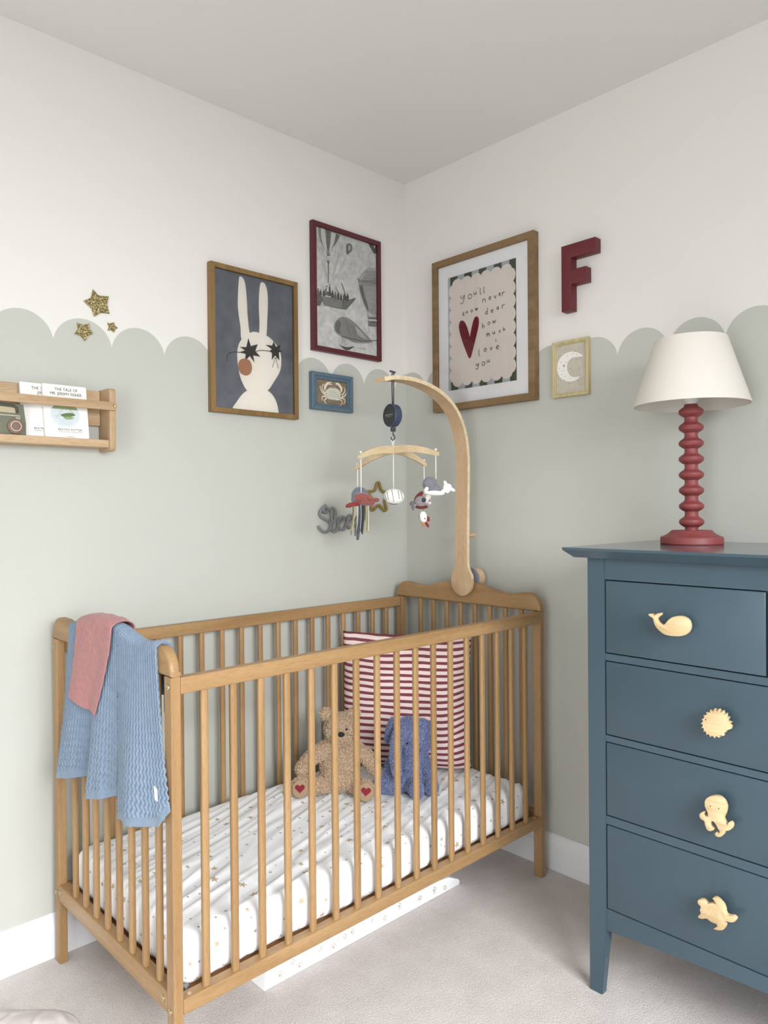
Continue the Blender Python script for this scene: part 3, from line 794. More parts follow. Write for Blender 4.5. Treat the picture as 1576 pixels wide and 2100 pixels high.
ELE = mat('blue_plush', (88, 100, 134), 0.95, bump=0.6, bscale=160, var=0.2, vscale=120, spec=0.1, sheen=0.4)
ELF = mat('blue_fur', (138, 147, 186), 0.95, var=0.14, vscale=70, spec=0.1, sheen=0.4)
part('body', b, ELE, eleph, smooth=True)
o = part('fur', fur(src, 30000, 0.0058, 0.0007, 0.8, random.Random(5)), ELF, eleph); o['kind'] = 'stuff'; src.free()
b = BM(); L.e(b, (-0.012, 0.048, 0.158), (0.0030, 0.003, 0.0030)); part('eye', b, mat('black_gloss', (15, 14, 14), 0.2), eleph, smooth=True)

# ---------------------------------------------------------------- mobile arm
ARM_Y0, ARM_Y1 = -0.394, -0.342
arm = thing('mobile_arm', (XR-T-0.006, -0.368, 0.86), 'tall bent pale wood mobile arm clamped to the far end of the crib', 'mobile holder')
top_path = [(-0.4853, 1.5546), (-0.4408, 1.5640), (-0.3651, 1.5665), (-0.2974, 1.5580), (-0.2331, 1.5390), (-0.1726, 1.5040), (-0.1300, 1.4550), (-0.1060, 1.3989), (-0.0960, 1.3369), (-0.0945, 1.2826), (-0.0965, 1.20), (-0.0985, 1.1364), (-0.1010, 1.0115), (-0.1010, 0.950), (-0.1010, 0.905)]
outer = [Vector((v.x, 0, v.z)) for v in spline([(x, 0, z) for x, z in top_path], 6)]
TH = 0.0125
inner = []
for i, p in enumerate(outer):
    t = (outer[min(i+1, len(outer)-1)]-outer[max(i-1, 0)]).normalized(); n = Vector((t.z, 0, -t.x))   # towards the crib
    if n.dot(Vector((-1, 0, -0.8))) < 0: n = -n
    inner.append(p+n*TH)
b = BM(); N = len(outer); rows = []
for i in range(N):
    zz = outer[i].z; w = 1.0
    if i < 4: w = 0.80+0.05*i
    yc, hw = -0.368, 0.026*w
    if zz < 0.975: hw += 0.018*min(1, ((0.975-zz)/0.045))**2
    rows.append([b.verts.new((outer[i].x, yc-hw, outer[i].z)), b.verts.new((outer[i].x, yc+hw, outer[i].z)), b.verts.new((inner[i].x, yc+hw, inner[i].z)), b.verts.new((inner[i].x, yc-hw, inner[i].z))])
for a, c in zip(rows, rows[1:]):
    for k in range(4):
        f = b.faces.new((a[k], a[(k+1) % 4], c[(k+1) % 4], c[k])); f.material_index = 1 if k in (1, 3) else 0
b.faces.new(rows[0][::-1]); b.faces.new(rows[-1])
es = [e for e in b.edges if e.calc_face_angle(0) > 0.8]
bmesh.ops.bevel(b, geom=es, offset=0.0012, segments=2, affect='EDGES')
DX1 = -0.1008
lathe(b, [(0.0, DX1-TH), (0.0445, DX1-TH), (0.046, DX1-TH+0.001), (0.046, DX1-0.001), (0.0445, DX1), (0.0, DX1)], -0.368, 0.9065, 56, 'x')
part('arm', b, [PALE, PLYEDGE], arm, autos=35)
b = BM(); lathe(b, [(0.0, DX1+0.0004), (0.030, DX1+0.0004), (0.030, XR-T-0.0015), (0.0, XR-T-0.0015)], -0.368, 0.9065, 40, 'x'); part('felt_washer', b, mat('grey_felt', (140, 140, 150), 0.95), arm, autos=35)['label'] = 'grey felt washer'
GX = XR+0.002
b = BM(); lathe(b, [(0.0, GX), (0.036, GX), (0.036, GX+0.007), (0.0, GX+0.007)], -0.368, 0.9165, 48, 'x'); part('felt_washer', b, mat('grey_felt', (140, 140, 150), 0.95), arm, autos=35)['label'] = 'grey felt washer'
b = BM(); lathe(b, [(0.0, GX+0.007), (0.011, GX+0.007), (0.011, GX+0.013), (0.032, GX+0.013), (0.034, GX+0.016), (0.034, GX+0.040), (0.031, GX+0.043), (0.0, GX+0.043)], -0.368, 0.9165, 48, 'x')
part('clamp_knob', b, wood('knob_beech', (206, 170, 134), (224, 190, 156), 'x'), arm, autos=35)
b = BM(); lathe(b, [(0.0, -0.0985), (0.0075, -0.0985), (0.0075, -0.046), (0.006, -0.044), (0.0, -0.044)], -0.368, 1.0645, 20, 'x')
part('peg', b, PALE, arm, autos=35)

# ---------------------------------------------------------------- mobile
HX, HY = -0.4300, -0.368
mob = thing('hanging_mobile', (HX, HY, 1.568), 'musical baby mobile with a navy music box and crossed wooden hanger over the crib', 'mobile')
CORDG = mat('grey_cord', (74, 74, 82), 0.8); CORDW = mat('white_cord', (236, 232, 220), 0.8)
b = BM()
tube(b, spline([(HX-0.0, HY-0.007, 1.5735), (HX-0.012, HY-0.003, 1.579), (HX-0.002, HY+0.006, 1.582), (HX+0.010, HY+0.001, 1.579), (HX+0.0, HY-0.007, 1.577)], 6), 0.0028, 8)
for dy in (-0.0035, 0.0035): tube(b, [(HX, HY+dy, 1.574), (HX, HY+dy*1.1, 1.535), (HX, HY+dy*0.7, 1.478)], 0.0018, 8)
part('hanging_loop', b, CORDG, mob, smooth=True)
# music box: a short drum whose face looks into the room
ax_f = Vector((-0.986, 0.16, 0)).normalized(); cB = Vector((HX, HY, 1.4445)); q = ax_f.to_track_quat('Z', 'Y').to_matrix()
def drum(prof, seg=48):
    b = BM(); lathe(b, prof, 0, 0, seg, 'z')
    for v in b.verts: v.co = q @ v.co + cB
    return b
part('music_box', drum([(0.0, -0.0125), (0.031, -0.0125), (0.0345, -0.009), (0.0355, 0.006), (0.0355, 0.0125), (0.0335, 0.0145), (0.0, 0.0145)]), mat('navy_plastic', (58, 66, 88), 0.4), mob, autos=35)
fr = part('face_plate', drum([(0.0, 0.0146), (0.0328, 0.0146), (0.0322, 0.0156), (0.0, 0.0158)]), mat('dark_green_black', (34, 42, 44), 0.35), mob, autos=35); fr['label'] = 'dark round face of the music box'
b = BM(); rgt = Vector((0, 0, 1)).cross(ax_f).normalized()
text_into(b, 'LITTLE DUTCH', 0.0062, lambda x, y: cB+ax_f*0.0162+rgt*(x)+Vector((0, 0, 1))*(y-0.001), align='CENTER')
ribb = [cB+ax_f*0.0162+rgt*k+Vector((0, 0, -0.0045+0.0006*math.sin(k*900))) for k in [(-0.016+0.002*i) for i in range(15)]]
for p, n in zip(ribb, ribb[1:]): b.faces.new([b.verts.new(v) for v in (p, n, n+Vector((0, 0, 0.0006)), p+Vector((0, 0, 0.0006)))])
part('lettering', b, mat('pale_print', (190, 196, 186), 0.6), mob)['label'] = 'small pale lettering LITTLE DUTCH'
b = BM(); box(b, HX-0.006, HX+0.006, HY-0.007, HY+0.007, 1.395, 1.4085, 0.002)
tube(b, [(HX, HY, 1.396), (HX, HY, 1.389)], 0.0022, 10)
hk = spline([(HX, HY, 1.390), (HX, HY+0.0, 1.386), (HX+0.0, HY-0.006, 1.380), (HX, HY-0.0055, 1.373), (HX, HY+0.001, 1.3695), (HX, HY+0.0075, 1.373), (HX, HY+0.0085, 1.379)], 5)
tube(b, hk, 0.0022, 10); part('hook', b, mat('dark_grey_plastic', (66, 70, 78), 0.35), mob, autos=40)
b = BM(); tube(b, spline([(HX, HY+0.001, 1.3735), (HX, HY+0.008, 1.369), (HX, HY+0.004, 1.362), (HX, HY, 1.352), (HX, HY, 1.34)], 5), 0.0015, 8)
tube(b, spline([(HX, HY+0.001, 1.3735), (HX, HY-0.004, 1.369), (HX, HY-0.001, 1.362), (HX, HY, 1.356)], 5), 0.0013, 8)
part('cord', b, CORDW, mob, smooth=True)
# crossed arched hanger
ENDS = {'A0': Vector((-0.5875, -0.3842, 1.3098)), 'B0': Vector((-0.4033, -0.5316, 1.3179)), 'B1': Vector((-0.4496, -0.2119, 1.2858)), 'A1': Vector((-0.2699, -0.3551, 1.2977))}
cT = Vector((HX, HY, 1.3385))
for a, c in (('A0', 'A1'), ('B0', 'B1')):
    b = BM(); e0, e1 = ENDS[a], ENDS[c]; mid = cT.copy()
    N = 24; rows = []
    d = (e1-e0); d.z = 0; d.normalize(); nv = Vector((-d.y, d.x, 0))*0.0035
    for i in range(N+1):
        f = i/N; w = (1-f)**2; 
        ctrl = mid*2-(e0+e1)*0.5
        p = e0*(1-f)**2+ctrl*2*f*(1-f)+e1*f*f
        h = 0.0085*(0.62+0.38*math.sin(PI*f)) if 0 < i < N else 0.004
        h *= 1.35
        rows.append([b.verts.new(p+nv+Vector((0, 0, h))), b.verts.new(p-nv+Vector((0, 0, h))), b.verts.new(p-nv-Vector((0, 0, h))), b.verts.new(p+nv-Vector((0, 0, h)))])
    for r0, r1 in zip(rows, rows[1:]):
        for k in range(4): b.faces.new((r0[k], r0[(k+1) % 4], r1[(k+1) % 4], r1[k]))
    b.faces.new(rows[0][::-1]); b.faces.new(rows[-1])
    part('hanger_bar', b, PALEX, mob, autos=40)
def cord(top, zbot, shift=(0, 0)):
    b = BM(); tube(b, [top, (top[0]+shift[0], top[1]+shift[1], zbot)], 0.0015, 8)
    ell(b, Vector(top)+Vector((0, 0, 0.001)), (0.004, 0.004, 0.003), None, 10, 8)
    part('cord', b, CORDW, mob, smooth=True)
def ins(e, k=0.08): return e.lerp(cT, k)+Vector((0, 0, 0.012))
pA0, pB0, pB1, pA1 = ins(ENDS['A0'], .06), ins(ENDS['B0'], .06), ins(ENDS['B1'], .06), ins(ENDS['A1'], .06)
cord(pA0, 1.2020); cord(pB0, 1.2400); cord(pB1, 1.2030); cord(pA1, 1.2090); cord(Vector((HX, HY, 1.335)), 1.2170)

# toys that hang from it
def toyloc(top, px, py):
    """frame under a cord end; the toy sits where the cord leads"""
    d = (top-CAM).dot(FW); p = CAM+(FW+RT*((px-788)/FPX)+UP*((1050-py)/FPX))*d
    return Loc((p.x, p.y, p.z), CAM-p), d/FPX
RED = mat('coral_velvet', (134, 66, 58), 0.8, var=0.14, vscale=120, sheen=0.5, bump=0.3, bscale=300)
REDD = mat('dark_red_velvet', (122, 40, 38), 0.8, var=0.14, vscale=120, sheen=0.5)
GREYV = mat('grey_velvet', (118, 117, 124), 0.85, var=0.08, vscale=120, sheen=0.4, bump=0.3, bscale=300)
WHITEV = mat('white_plush', (238, 236, 228), 0.9, bump=0.5, bscale=250, sheen=0.2)
BLACK = mat('black_gloss', (15, 14, 14), 0.2)
# red turtle
L, k = toyloc(pA0, 640+1080/9.85, 960+630/9.85); z = k/9.85
o = thing('plush_turtle', L.o, 'coral red plush turtle hanging at the front left of the mobile', 'soft toy', 'toys on the mobile')
b = BM(); L.e(b, (-20*z, 0, 0), (205*z, 120*z, 125*z), (0, 0.30, 0)); L.e(b, (110*z, 20*z, -60*z), (90*z, 80*z, 70*z), (0, 0.3, 0)); part('body', b, RED, o, smooth=True)
b = BM(); L.e(b, (-100*z, 112*z, 22*z), (135*z, 35*z, 58*z), (0, 0.42, 0)); part('front_flipper', b, RED, o, smooth=True)
b = BM(); L.e(b, (-30*z, 125*z, -62*z), (70*z, 28*z, 30*z), (0, -0.15, 0)); L.e(b, (105*z, 95*z, 12*z), (66*z, 40*z, 42*z), (0, 0.4, 0)); part('shell_edge', b, RED, o, smooth=True)
b = BM(); L.e(b, (225*z, 10*z, -15*z), (62*z, 45*z, 45*z)); L.e(b, (185*z, 10*z, -12*z), (40*z, 34*z, 34*z)); part('head', b, RED, o, smooth=True)
b = BM(); L.e(b, (-300*z, 10*z, -112*z), (112*z, 30*z, 50*z), (0, -0.35, 0)); L.e(b, (-195*z, 0, -88*z), (120*z, 34*z, 55*z), (0, -0.1, 0)); part('back_flipper', b, REDD, o, smooth=True)
# grey jellyfish
L, k = toyloc(pB1, 640+970/9.85, 960+560/9.85); z = k/9.85
o = thing('plush_jellyfish', L.o, 'grey plush jellyfish with yarn tentacles hanging behind the red turtle', 'soft toy', 'toys on the mobile')
b = BM(); L.e(b, (0, 0, 0), (175*z, 165*z, 185*z)); L.e(b, (0, 0, -70*z), (180*z, 165*z, 110*z)); part('head', b, mat('blue_grey_velvet', (104, 112, 122), 0.85, sheen=0.4, var=0.08, vscale=100), o, smooth=True)
TEN = {'k': mat('khaki_felt', (190, 180, 136), 0.9), 'w': mat('cream_felt', (226, 224, 208), 0.9), 'g': mat('slate_felt', (92, 98, 106), 0.9), 'd': mat('dark_slate_felt', (62, 66, 72), 0.9), 'b': mat('grey_knit_cord', (88, 92, 104), 0.9)}
rnd = random.Random(11)
for (x0, x1, ln, cl, w) in ((-140, -195, 560, 'g', 12), (-120, -205, 620, 'k', 13), (-105, -165, 600, 'k', 16), (-95, -190, 680, 'g', 9), (-60, -70, 620, 'w', 12), (-20, -75, 650, 'g', 9), (-5, -55, 780, 'b', 34), (15, 10, 560, 'w', 15), (35, 20, 620, 'd', 18), (60, 40, 660, 'd', 22), (85, 45, 560, 'g', 16), (110, 120, 580, 'k', 18), (140, 150, 640, 'k', 18), (160, 165, 600, 'w', 9), (125, 100, 620, 'k', 13)):
    b = BM(); dt = rnd.uniform(-80, 80)*z
    tube(b, spline([L.p(x0*z, dt, -120*z), L.p((x0*0.7+x1*0.3+14)*z, dt*1.1, (-120-ln*0.45)*z), L.p(x1*z, dt*1.15, (-110-ln)*z)], 6), w*z*1.45, 8, flat=0.55)
    part('tentacle', b, TEN[cl], o, smooth=True)
# white striped ball
L, k = toyloc(cT, 780+250/8.756, 940+685/8.756); z = k/8.756
o = thing('plush_shell', L.o, 'white rounded plush shell with thin grey stripes hanging in the middle of the mobile', 'soft toy', 'toys on the mobile')
b = BM(); L.e(b, (0, 0, 0), (188*z, 160*z, 142*z), (0, 0.10, 0), u=32, v=20); part('body', b, WHITEV, o, smooth=True)
for xo, lo, hi in ((-155, -0.9, 0.5), (-110, -0.5, 0.95), (-20, -0.75, 1.2), (90, -0.4, 0.9), (140, -0.7, 0.9)):
    b = BM(); P = []
    for i in range(12):
        a = lo+(hi-lo)*i/11; cx = xo*z-22*z*math.sin(a); s = math.sqrt(max(0.01, 1-(cx/(188*z))**2))
        P.append(L.p(cx, 162*z*s*math.cos(a), 143*z*s*math.sin(a)))
    tube(b, P, 4.5*z, 6); part('stripe', b, mat('thin_grey_thread', (84, 88, 96), 0.8), o, smooth=True)
b = BM(); tube(b, [L.p((-100+20*i)*z, 60*z*math.sin(PI*i/10), (-118-22*math.sin(PI*i/10))*z) for i in range(11)], 7*z, 6); part('stripe', b, mat('thin_grey_thread', (84, 88, 96), 0.8), o, smooth=True)
# whale
L, k = toyloc(pB0, 780+910/8.756, 940+470/8.756); z = k/8.756
o = thing('plush_whale', L.o, 'grey plush whale with a white belly and tail hanging at the right of the mobile', 'soft toy', 'toys on the mobile')
b = BM(); L.e(b, (-10*z, 0, 0), (140*z, 105*z, 150*z), (0, -0.2, 0)); L.e(b, (80*z, 0, -60*z), (140*z, 70*z, 62*z), (0, 0.35, 0)); part('body', b, GREYV, o, smooth=True)
b = BM(); L.e(b, (60*z, 5*z, -150*z), (190*z, 82*z, 52*z), (0, 0.08, 0)); L.e(b, (210*z, 0, -130*z), (70*z, 50*z, 42*z), (0, -0.6, 0)); part('belly', b, WHITEV, o, smooth=True)
b = BM(); L.e(b, (285*z, 0, -75*z), (62*z, 30*z, 85*z), (0, -0.3, 0)); L.e(b, (265*z, 0, 10*z), (32*z, 24*z, 62*z), (0, -0.35, 0)); L.e(b, (365*z, 0, -85*z), (80*z, 24*z, 32*z), (0, 0.45, 0)); L.e(b, (320*z, 0, -40*z), (60*z, 24*z, 50*z), (0, 0.6, 0)); part('tail', b, WHITEV, o, smooth=True)
b = BM(); L.e(b, (-78*z, 92*z, -88*z), (34*z, 18*z, 48*z), (0, 0.6, 0)); part('fin', b, WHITEV, o, smooth=True)
b = BM(); L.e(b, (-118*z, 70*z, -20*z), (9*z, 6*z, 12*z)); part('eye', b, BLACK, o, smooth=True)
# big fish
L, k = toyloc(pA1, 780+745/8.756, 940+765/8.756); z = k/8.756
o = thing('plush_fish', L.o, 'plush fish with grey scales and maroon fins hanging below the whale', 'soft toy', 'toys on the mobile')
b = BM(); L.e(b, (-10*z, 0, -5*z), (120*z, 78*z, 105*z), (0, 0.2, 0)); part('body', b, mat('grey_scale_cloth', (176, 166, 166), 0.9, col2=(132, 122, 126), vscale=420), o, smooth=True)
b = BM(); L.e(b, (-52*z, 0, 82*z), (118*z, 34*z, 48*z), (0, -0.85, 0)); part('fin', b, mat('maroon_velvet', (112, 40, 38), 0.9, sheen=0.4), o, smooth=True)
b = BM(); L.e(b, (0, 0, -108*z), (118*z, 40*z, 40*z), (0, 0.0, 0)); part('fin', b, mat('maroon_velvet', (112, 40, 38), 0.9), o, smooth=True)
b = BM(); L.e(b, (108*z, 8*z, 45*z), (58*z, 70*z, 108*z), (0, 0.42, 0)); L.e(b, (145*z, 8*z, -38*z), (32*z, 32*z, 32*z)); part('head', b, mat('pale_cloth', (224, 212, 206), 0.9), o, smooth=True)
b = BM(); L.e(b, (-165*z, 0, -40*z), (60*z, 16*z, 38*z), (0, -0.3, 0)); L.e(b, (-160*z, 0, -100*z), (30*z, 16*z, 70*z), (0, -0.15, 0)); part('tail', b, GREYV, o, smooth=True)
b = BM(); L.e(b, (40*z, 76*z, 15*z), (40*z, 10*z, 42*z)); part('side_fin', b, mat('dark_slate_felt', (62, 66, 72), 0.9), o, smooth=True)
b = BM(); L.e(b, (140*z, 60*z, 5*z), (8*z, 18*z, 14*z)); part('eye', b, BLACK, o, smooth=True)
b = BM(); tube(b, [L.p(25*z, 0, -140*z), L.p(30*z, 0, -190*z)], 4*z, 6); part('cord', b, CORDG, o, smooth=True)
# little fish
zt = L.p(30*z, 0, -285*z); L2 = Loc(zt, L.T)
o = thing('plush_fish', zt, 'tiny white plush fish with red fins hanging lowest on the mobile', 'soft toy', 'toys on the mobile')
b = BM(); L2.e(b, (0, 0, 0), (68*z, 50*z, 105*z), (0, -0.15, 0)); part('body', b, WHITEV, o, smooth=True)
b = BM(); L2.e(b, (85*z, 0, -38*z), (28*z, 14*z, 52*z), (0, -0.15, 0)); L2.e(b, (66*z, 0, -140*z), (26*z, 14*z, 58*z), (0, -0.55, 0)); part('fin', b, mat('rust_velvet', (128, 50, 44), 0.9), o, smooth=True)
b = BM(); L2.e(b, (-5*z, 0, -135*z), (30*z, 14*z, 44*z), (0, 0.1, 0)); part('tail', b, mat('tan_felt', (176, 130, 84), 0.9), o, smooth=True)
b = BM(); L2.e(b, (28*z, 46*z, -30*z), (9*z, 8*z, 14*z)); part('eye', b, BLACK, o, smooth=True)
b = BM(); L2.e(b, (-74*z, 0, 0), (7*z, 10*z, 50*z), (0, 0.1, 0)); part('side_fin', b, GREYV, o, smooth=True)

# ---------------------------------------------------------------- pictures
def inks(prefix, cols, rough=0.7):
    return [mat('%s_%d' % (prefix, i), c, rough) for i, c in enumerate(cols)]
def glass_pane(parent, plane, a0, a1, b0, b1, d):
    b = BM(); flat(b, [(a0, b0), (a1, b0), (a1, b1), (a0, b1)], plane, d); part('glass', b, GLASS, parent)
def wpt(z2):
    return z2
# rabbit
pic = thing('framed_picture', (-0.694, 0, 1.457), 'oak framed print of a long-eared rabbit in black star sunglasses on slate blue', 'picture')
b = BM(); frame2(b, 'y', -0.858, -0.531, 1.457, 1.9115, 0.0148, -0.0235, -0.0005); part('frame', b, OAKZ, pic)
D0 = -0.0110
f = tracer(400, 430, 3.752, 'y', D0)
I = [mat('rabbit_background', (96, 99, 106), 0.8, col2=(112, 115, 121), vscale=22, detail=6)] + inks('rabbit_ink', [(244, 236, 223), (42, 40, 38), (172, 122, 86), (228, 219, 205)])
b = BM(); CLIP[0] = (-0.8455, -0.5425, 1.469, 1.8990)
flat(b, [(-0.846, 1.468), (-0.542, 1.468), (-0.542, 1.900), (-0.846, 1.900)], 'y', D0, 0)
def S2(pts, n=5, closed=True): return [(v.x, v.y) for v in spline([(x, y, 0) for x, y in pts], n, closed)]
d1, d2 = D0-0.0004, D0-0.0014
flat(b, f(S2([(349, 513), (372, 530), (388, 580), (398, 680), (404, 800), (412, 890), (420, 990), (360, 1000), (350, 900), (338, 820), (330, 740), (331, 640), (336, 560), (340, 522)])), 'y', d1, 1)
flat(b, f(S2([(518, 558), (540, 575), (556, 630), (561, 720), (557, 830), (545, 990), (498, 975), (496, 860), (491, 740), (495, 630), (503, 570)])), 'y', d1-0.0001, 1)
flat(b, f(S2([(325, 1130), (330, 1060), (356, 1000), (400, 960), (450, 940), (500, 950), (560, 975), (610, 1020), (650, 1080), (664, 1150), (655, 1240), (610, 1320), (556, 1395), (480, 1420), (405, 1395), (360, 1320), (335, 1230)])), 'y', d1-0.0002, 1)
flat(b, f(S2([(405, 1392), (480, 1380), (556, 1392), (600, 1430), (630, 1490), (645, 1567), (645, 1600), (290, 1600), (288, 1530), (320, 1480), (360, 1425)], 5)), 'y', d1-0.00015, 1)
def star7(cx, cy, R, r, a0, sx=1.0):
    o = []
    for i in range(14):
        a = a0+PI*i/7; q = R if i % 2 == 0 else r
        o.append((cx+q*math.sin(a)*sx, cy-q*math.cos(a)))
    return o
flat(b, f([(410, 988), (428, 1050), (482, 1036), (463, 1088), (502, 1132), (446, 1122), (457, 1176), (420, 1126), (380, 1172), (390, 1112), (348, 1094), (384, 1084), (344, 1056), (394, 1058)]), 'y', d2, 2)
flat(b, f([(605, 1014), (622, 1056), (658, 1038), (648, 1080), (672, 1086), (645, 1100), (648, 1160), (615, 1122), (590, 1158), (592, 1104), (572, 1090), (590, 1074), (542, 1040), (592, 1046)]), 'y', d2, 2)
ribbon(b, f(S2([(244, 1168), (246, 1130), (262, 1106), (300, 1096), (350, 1099), (392, 1108)], 5, False)), 0.0022, 'y', d2, 2)
ribbon(b, f(S2([(455, 1096), (500, 1084), (550, 1086), (600, 1092)], 5, False)), 0.0022, 'y', d2, 2)
flat(b, f(S2([(332, 1190), (345, 1158), (380, 1146), (415, 1158), (434, 1190), (437, 1230), (422, 1265), (390, 1277), (355, 1262), (335, 1230)])), 'y', d2, 3)
for pts in ([(608, 1140), (630, 1142)], [(618, 1142), (594, 1214)], [(622, 1142), (640, 1222)]): ribbon(b, f(pts), 0.0016, 'y', d2, 2)
part('print', b, I, pic)
glass_pane(pic, 'y', -0.845, -0.544, 1.470, 1.899, -0.0165)

# balloons engraving
pic = thing('framed_picture', (-0.305, 0, 1.70), 'dark red framed grey engraving of hot air balloons and a flying ship', 'picture')
b = BM(); frame2(b, 'y', -0.4635, -0.1455, 1.700, 2.1405, 0.0165, -0.020, -0.0005); part('frame', b, mat('burgundy_frame', (84, 26, 32), 0.45), pic)
D0 = -0.0100; f = tracer(630, 440, 6.776, 'y', D0)
I = [mat('engraving_sky', (232, 230, 224), 0.8, col2=(206, 204, 198), vscale=55, detail=14)] + [mat('engraving_ink_%d' % i, c, 0.8, col2=c2, vscale=620, detail=2) for i, (c, c2) in enumerate([((84, 84, 82), (150, 149, 145)), ((52, 51, 50), (112, 111, 108)), ((238, 236, 230), (206, 204, 198)), ((120, 119, 116), (182, 180, 175)), ((160, 158, 154), (214, 212, 206))])]
CLIP[0] = (-0.450, -0.159, 1.7125, 2.128); b = BM(); flat(b, [(-0.450, 1.712), (-0.159, 1.712), (-0.159, 2.128), (-0.450, 2.128)], 'y', D0, 0)
d1, d2, d3 = D0-0.0004, D0-0.0008, D0-0.0012
# balloon at top left
flat(b, f([(150, 165), (300, 225), (460, 285), (440, 340), (400, 410), (345, 470), (318, 520), (262, 512), (225, 450), (185, 370), (160, 280)]), 'y', d1, 4)
for c, mi in (([(190, 185), (245, 205), (262, 360), (278, 510), (262, 508), (225, 430), (195, 320)], 3), ([(262, 212), (322, 236), (318, 400), (300, 515), (280, 512), (270, 360)], 1), ([(335, 245), (400, 268), (372, 400), (322, 515), (305, 512), (326, 380)], 3), ([(405, 268), (455, 290), (425, 360), (360, 455), (322, 512), (385, 390)], 1)):
    flat(b, f(c), 'y', d2, mi)
flat(b, f([(268, 520), (322, 530), (318, 572), (288, 580), (272, 560)]), 'y', d2, 1); ribbon(b, f([(268, 540), (322, 550)]), 0.0015, 'y', d3, 3)
for x0, y0, x1, y1 in ((135, 330, 290, 905), (140, 420, 280, 900), (150, 250, 262, 700), (540, 290, 345, 900), (500, 330, 350, 890), (460, 330, 420, 620), (540, 590, 380, 890)):
    ribbon(b, f([(x0, y0), (x1, y1)]), 0.0006, 'y', d2, 4)
flat(b, f([(270, 640), (315, 642), (304, 690), (300, 960), (292, 960), (288, 690)]), 'y', d2, 1)
# small balloon
flat(b, f(S2([(575, 402), (610, 410), (628, 450), (622, 500), (590, 535), (560, 556), (546, 530), (542, 460), (552, 415)])), 'y', d1, 1)
flat(b, f(S2([(585, 425), (605, 450), (600, 490), (575, 500), (570, 450)])), 'y', d2, 5)
ribbon(b, f([(552, 560), (535, 600), (500, 700), (440, 820), (380, 890)]), 0.0006, 'y', d2, 4)
# ship
flat(b, f([(130, 1105), (200, 1135), (350, 1160), (480, 1180), (600, 1185), (680, 1160), (650, 1210), (600, 1262), (545, 1325), (420, 1305), (240, 1262), (215, 1200), (180, 1270), (130, 1265)]), 'y', d1, 1)
flat(b, f([(205, 1140), (350, 1166), (480, 1190), (490, 1300), (420, 1292), (245, 1250)]), 'y', d2, 4)
for k in range(5): ribbon(b, f([(212+6*k, 1150+22*k), (480+3*k, 1200+22*k)]), 0.0007, 'y', d3, 1)
for (x, y, h, w) in ((150, 1100, 90, 40), (185, 1105, 80, 30), (232, 1115, 90, 34), (270, 1100, 140, 44), (310, 1110, 180, 40), (350, 1135, 100, 40), (390, 1150, 90, 36), (430, 1155, 110, 30), (470, 1165, 70, 30), (520, 1165, 100, 40), (560, 1175, 90, 40)):
    flat(b, f([(x-w*.55, y+20), (x-w*.45, y-h*.35), (x-w*.15, y-h*.62), (x+w*.25, y-h*.6), (x+w*.5, y-h*.2), (x+w*.55, y+22)]), 'y', d2, 2 if int(x) % 3 else 1)
    flat(b, f(oval((x+w*.05, y-h*.72), w*.24, w*.27, 10)), 'y', d3, 1 if int(x) % 3 else 2); flat(b, f(oval((x-w*.2, y-h*.05), w*.2, w*.16, 8)), 'y', d3, 4)
ribbon(b, f([(478, 950), (525, 1090)]), 0.0028, 'y', d3, 2); ribbon(b, f([(395, 1010), (450, 1120)]), 0.0018, 'y', d3, 2); ribbon(b, f([(585, 1190), (678, 1160)]), 0.0016, 'y', d3, 2)
flat(b, f([(268, 1005), (300, 1000), (300, 1075), (268, 1070)]), 'y', d3, 3)
# kite corner
flat(b, f([(820, 395), (985, 440), (985, 560), (950, 700), (900, 660), (850, 560), (815, 450)]), 'y', d1, 3)
flat(b, f([(845, 405), (985, 435), (985, 555), (925, 540)]), 'y', d2, 2); ribbon(b, f([(850, 565), (925, 510)]), 0.001, 'y', d3, 2); ribbon(b, f([(925, 530), (968, 630)]), 0.0014, 'y', d3, 2)
flat(b, f([(922, 430), (948, 436), (930, 480)]), 'y', d3, 3)
# tall balloon on the right
flat(b, f(S2([(712, 925), (760, 820), (830, 750), (880, 736), (940, 750), (984, 780), (984, 1345), (850, 1350), (790, 1240), (745, 1100), (722, 990)], 4)), 'y', d1, 5)
for r in range(7):
    for c in range(9):
        x, y = 770+26*c+(r % 2)*12, 775+22*r+3*c
        if x < 978 and (x-770) > (150-22*r)*0.35-8 and (x < 905 or True): flat(b, f([(x, y-7), (x+9, y+2), (x, y+9), (x-6, y)]), 'y', d2, 2)
flat(b, f([(700, 868), (740, 920), (984, 905), (984, 985), (716, 945)]), 'y', d2, 4)
for k in range(7): ribbon(b, f([(715+40*k, 930+5*k), (735+40*k, 900+6*k), (750+40*k, 935+6*k)]), 0.0012, 'y', d3, 1)
ribbon(b, f([(722, 965), (984, 1000)]), 0.002, 'y', d3, 1)
flat(b, f([(722, 980), (770, 985), (800, 1130), (850, 1290), (850, 1350), (790, 1240), (745, 1100)]), 'y', d2, 1)
for k in range(8): ribbon(b, f([(790+25*k, 990+3*k), (850+15*k, 1340)]), 0.0007, 'y', d3, 4)
for k in range(6): ribbon(b, f([(830+25*k, 1300+5*k), (850+22*k, 1450)]), 0.0009, 'y', d3, 2)
for y, h in ((1425, 30), (1480, 40), (1520, 36)): flat(b, f([(845, y), (975, y+8), (972, y+h), (852, y+h-4)]), 'y', d2, 1)
flat(b, f([(858, 1455), (972, 1465), (970, 1485), (862, 1478)]), 'y', d3, 3)
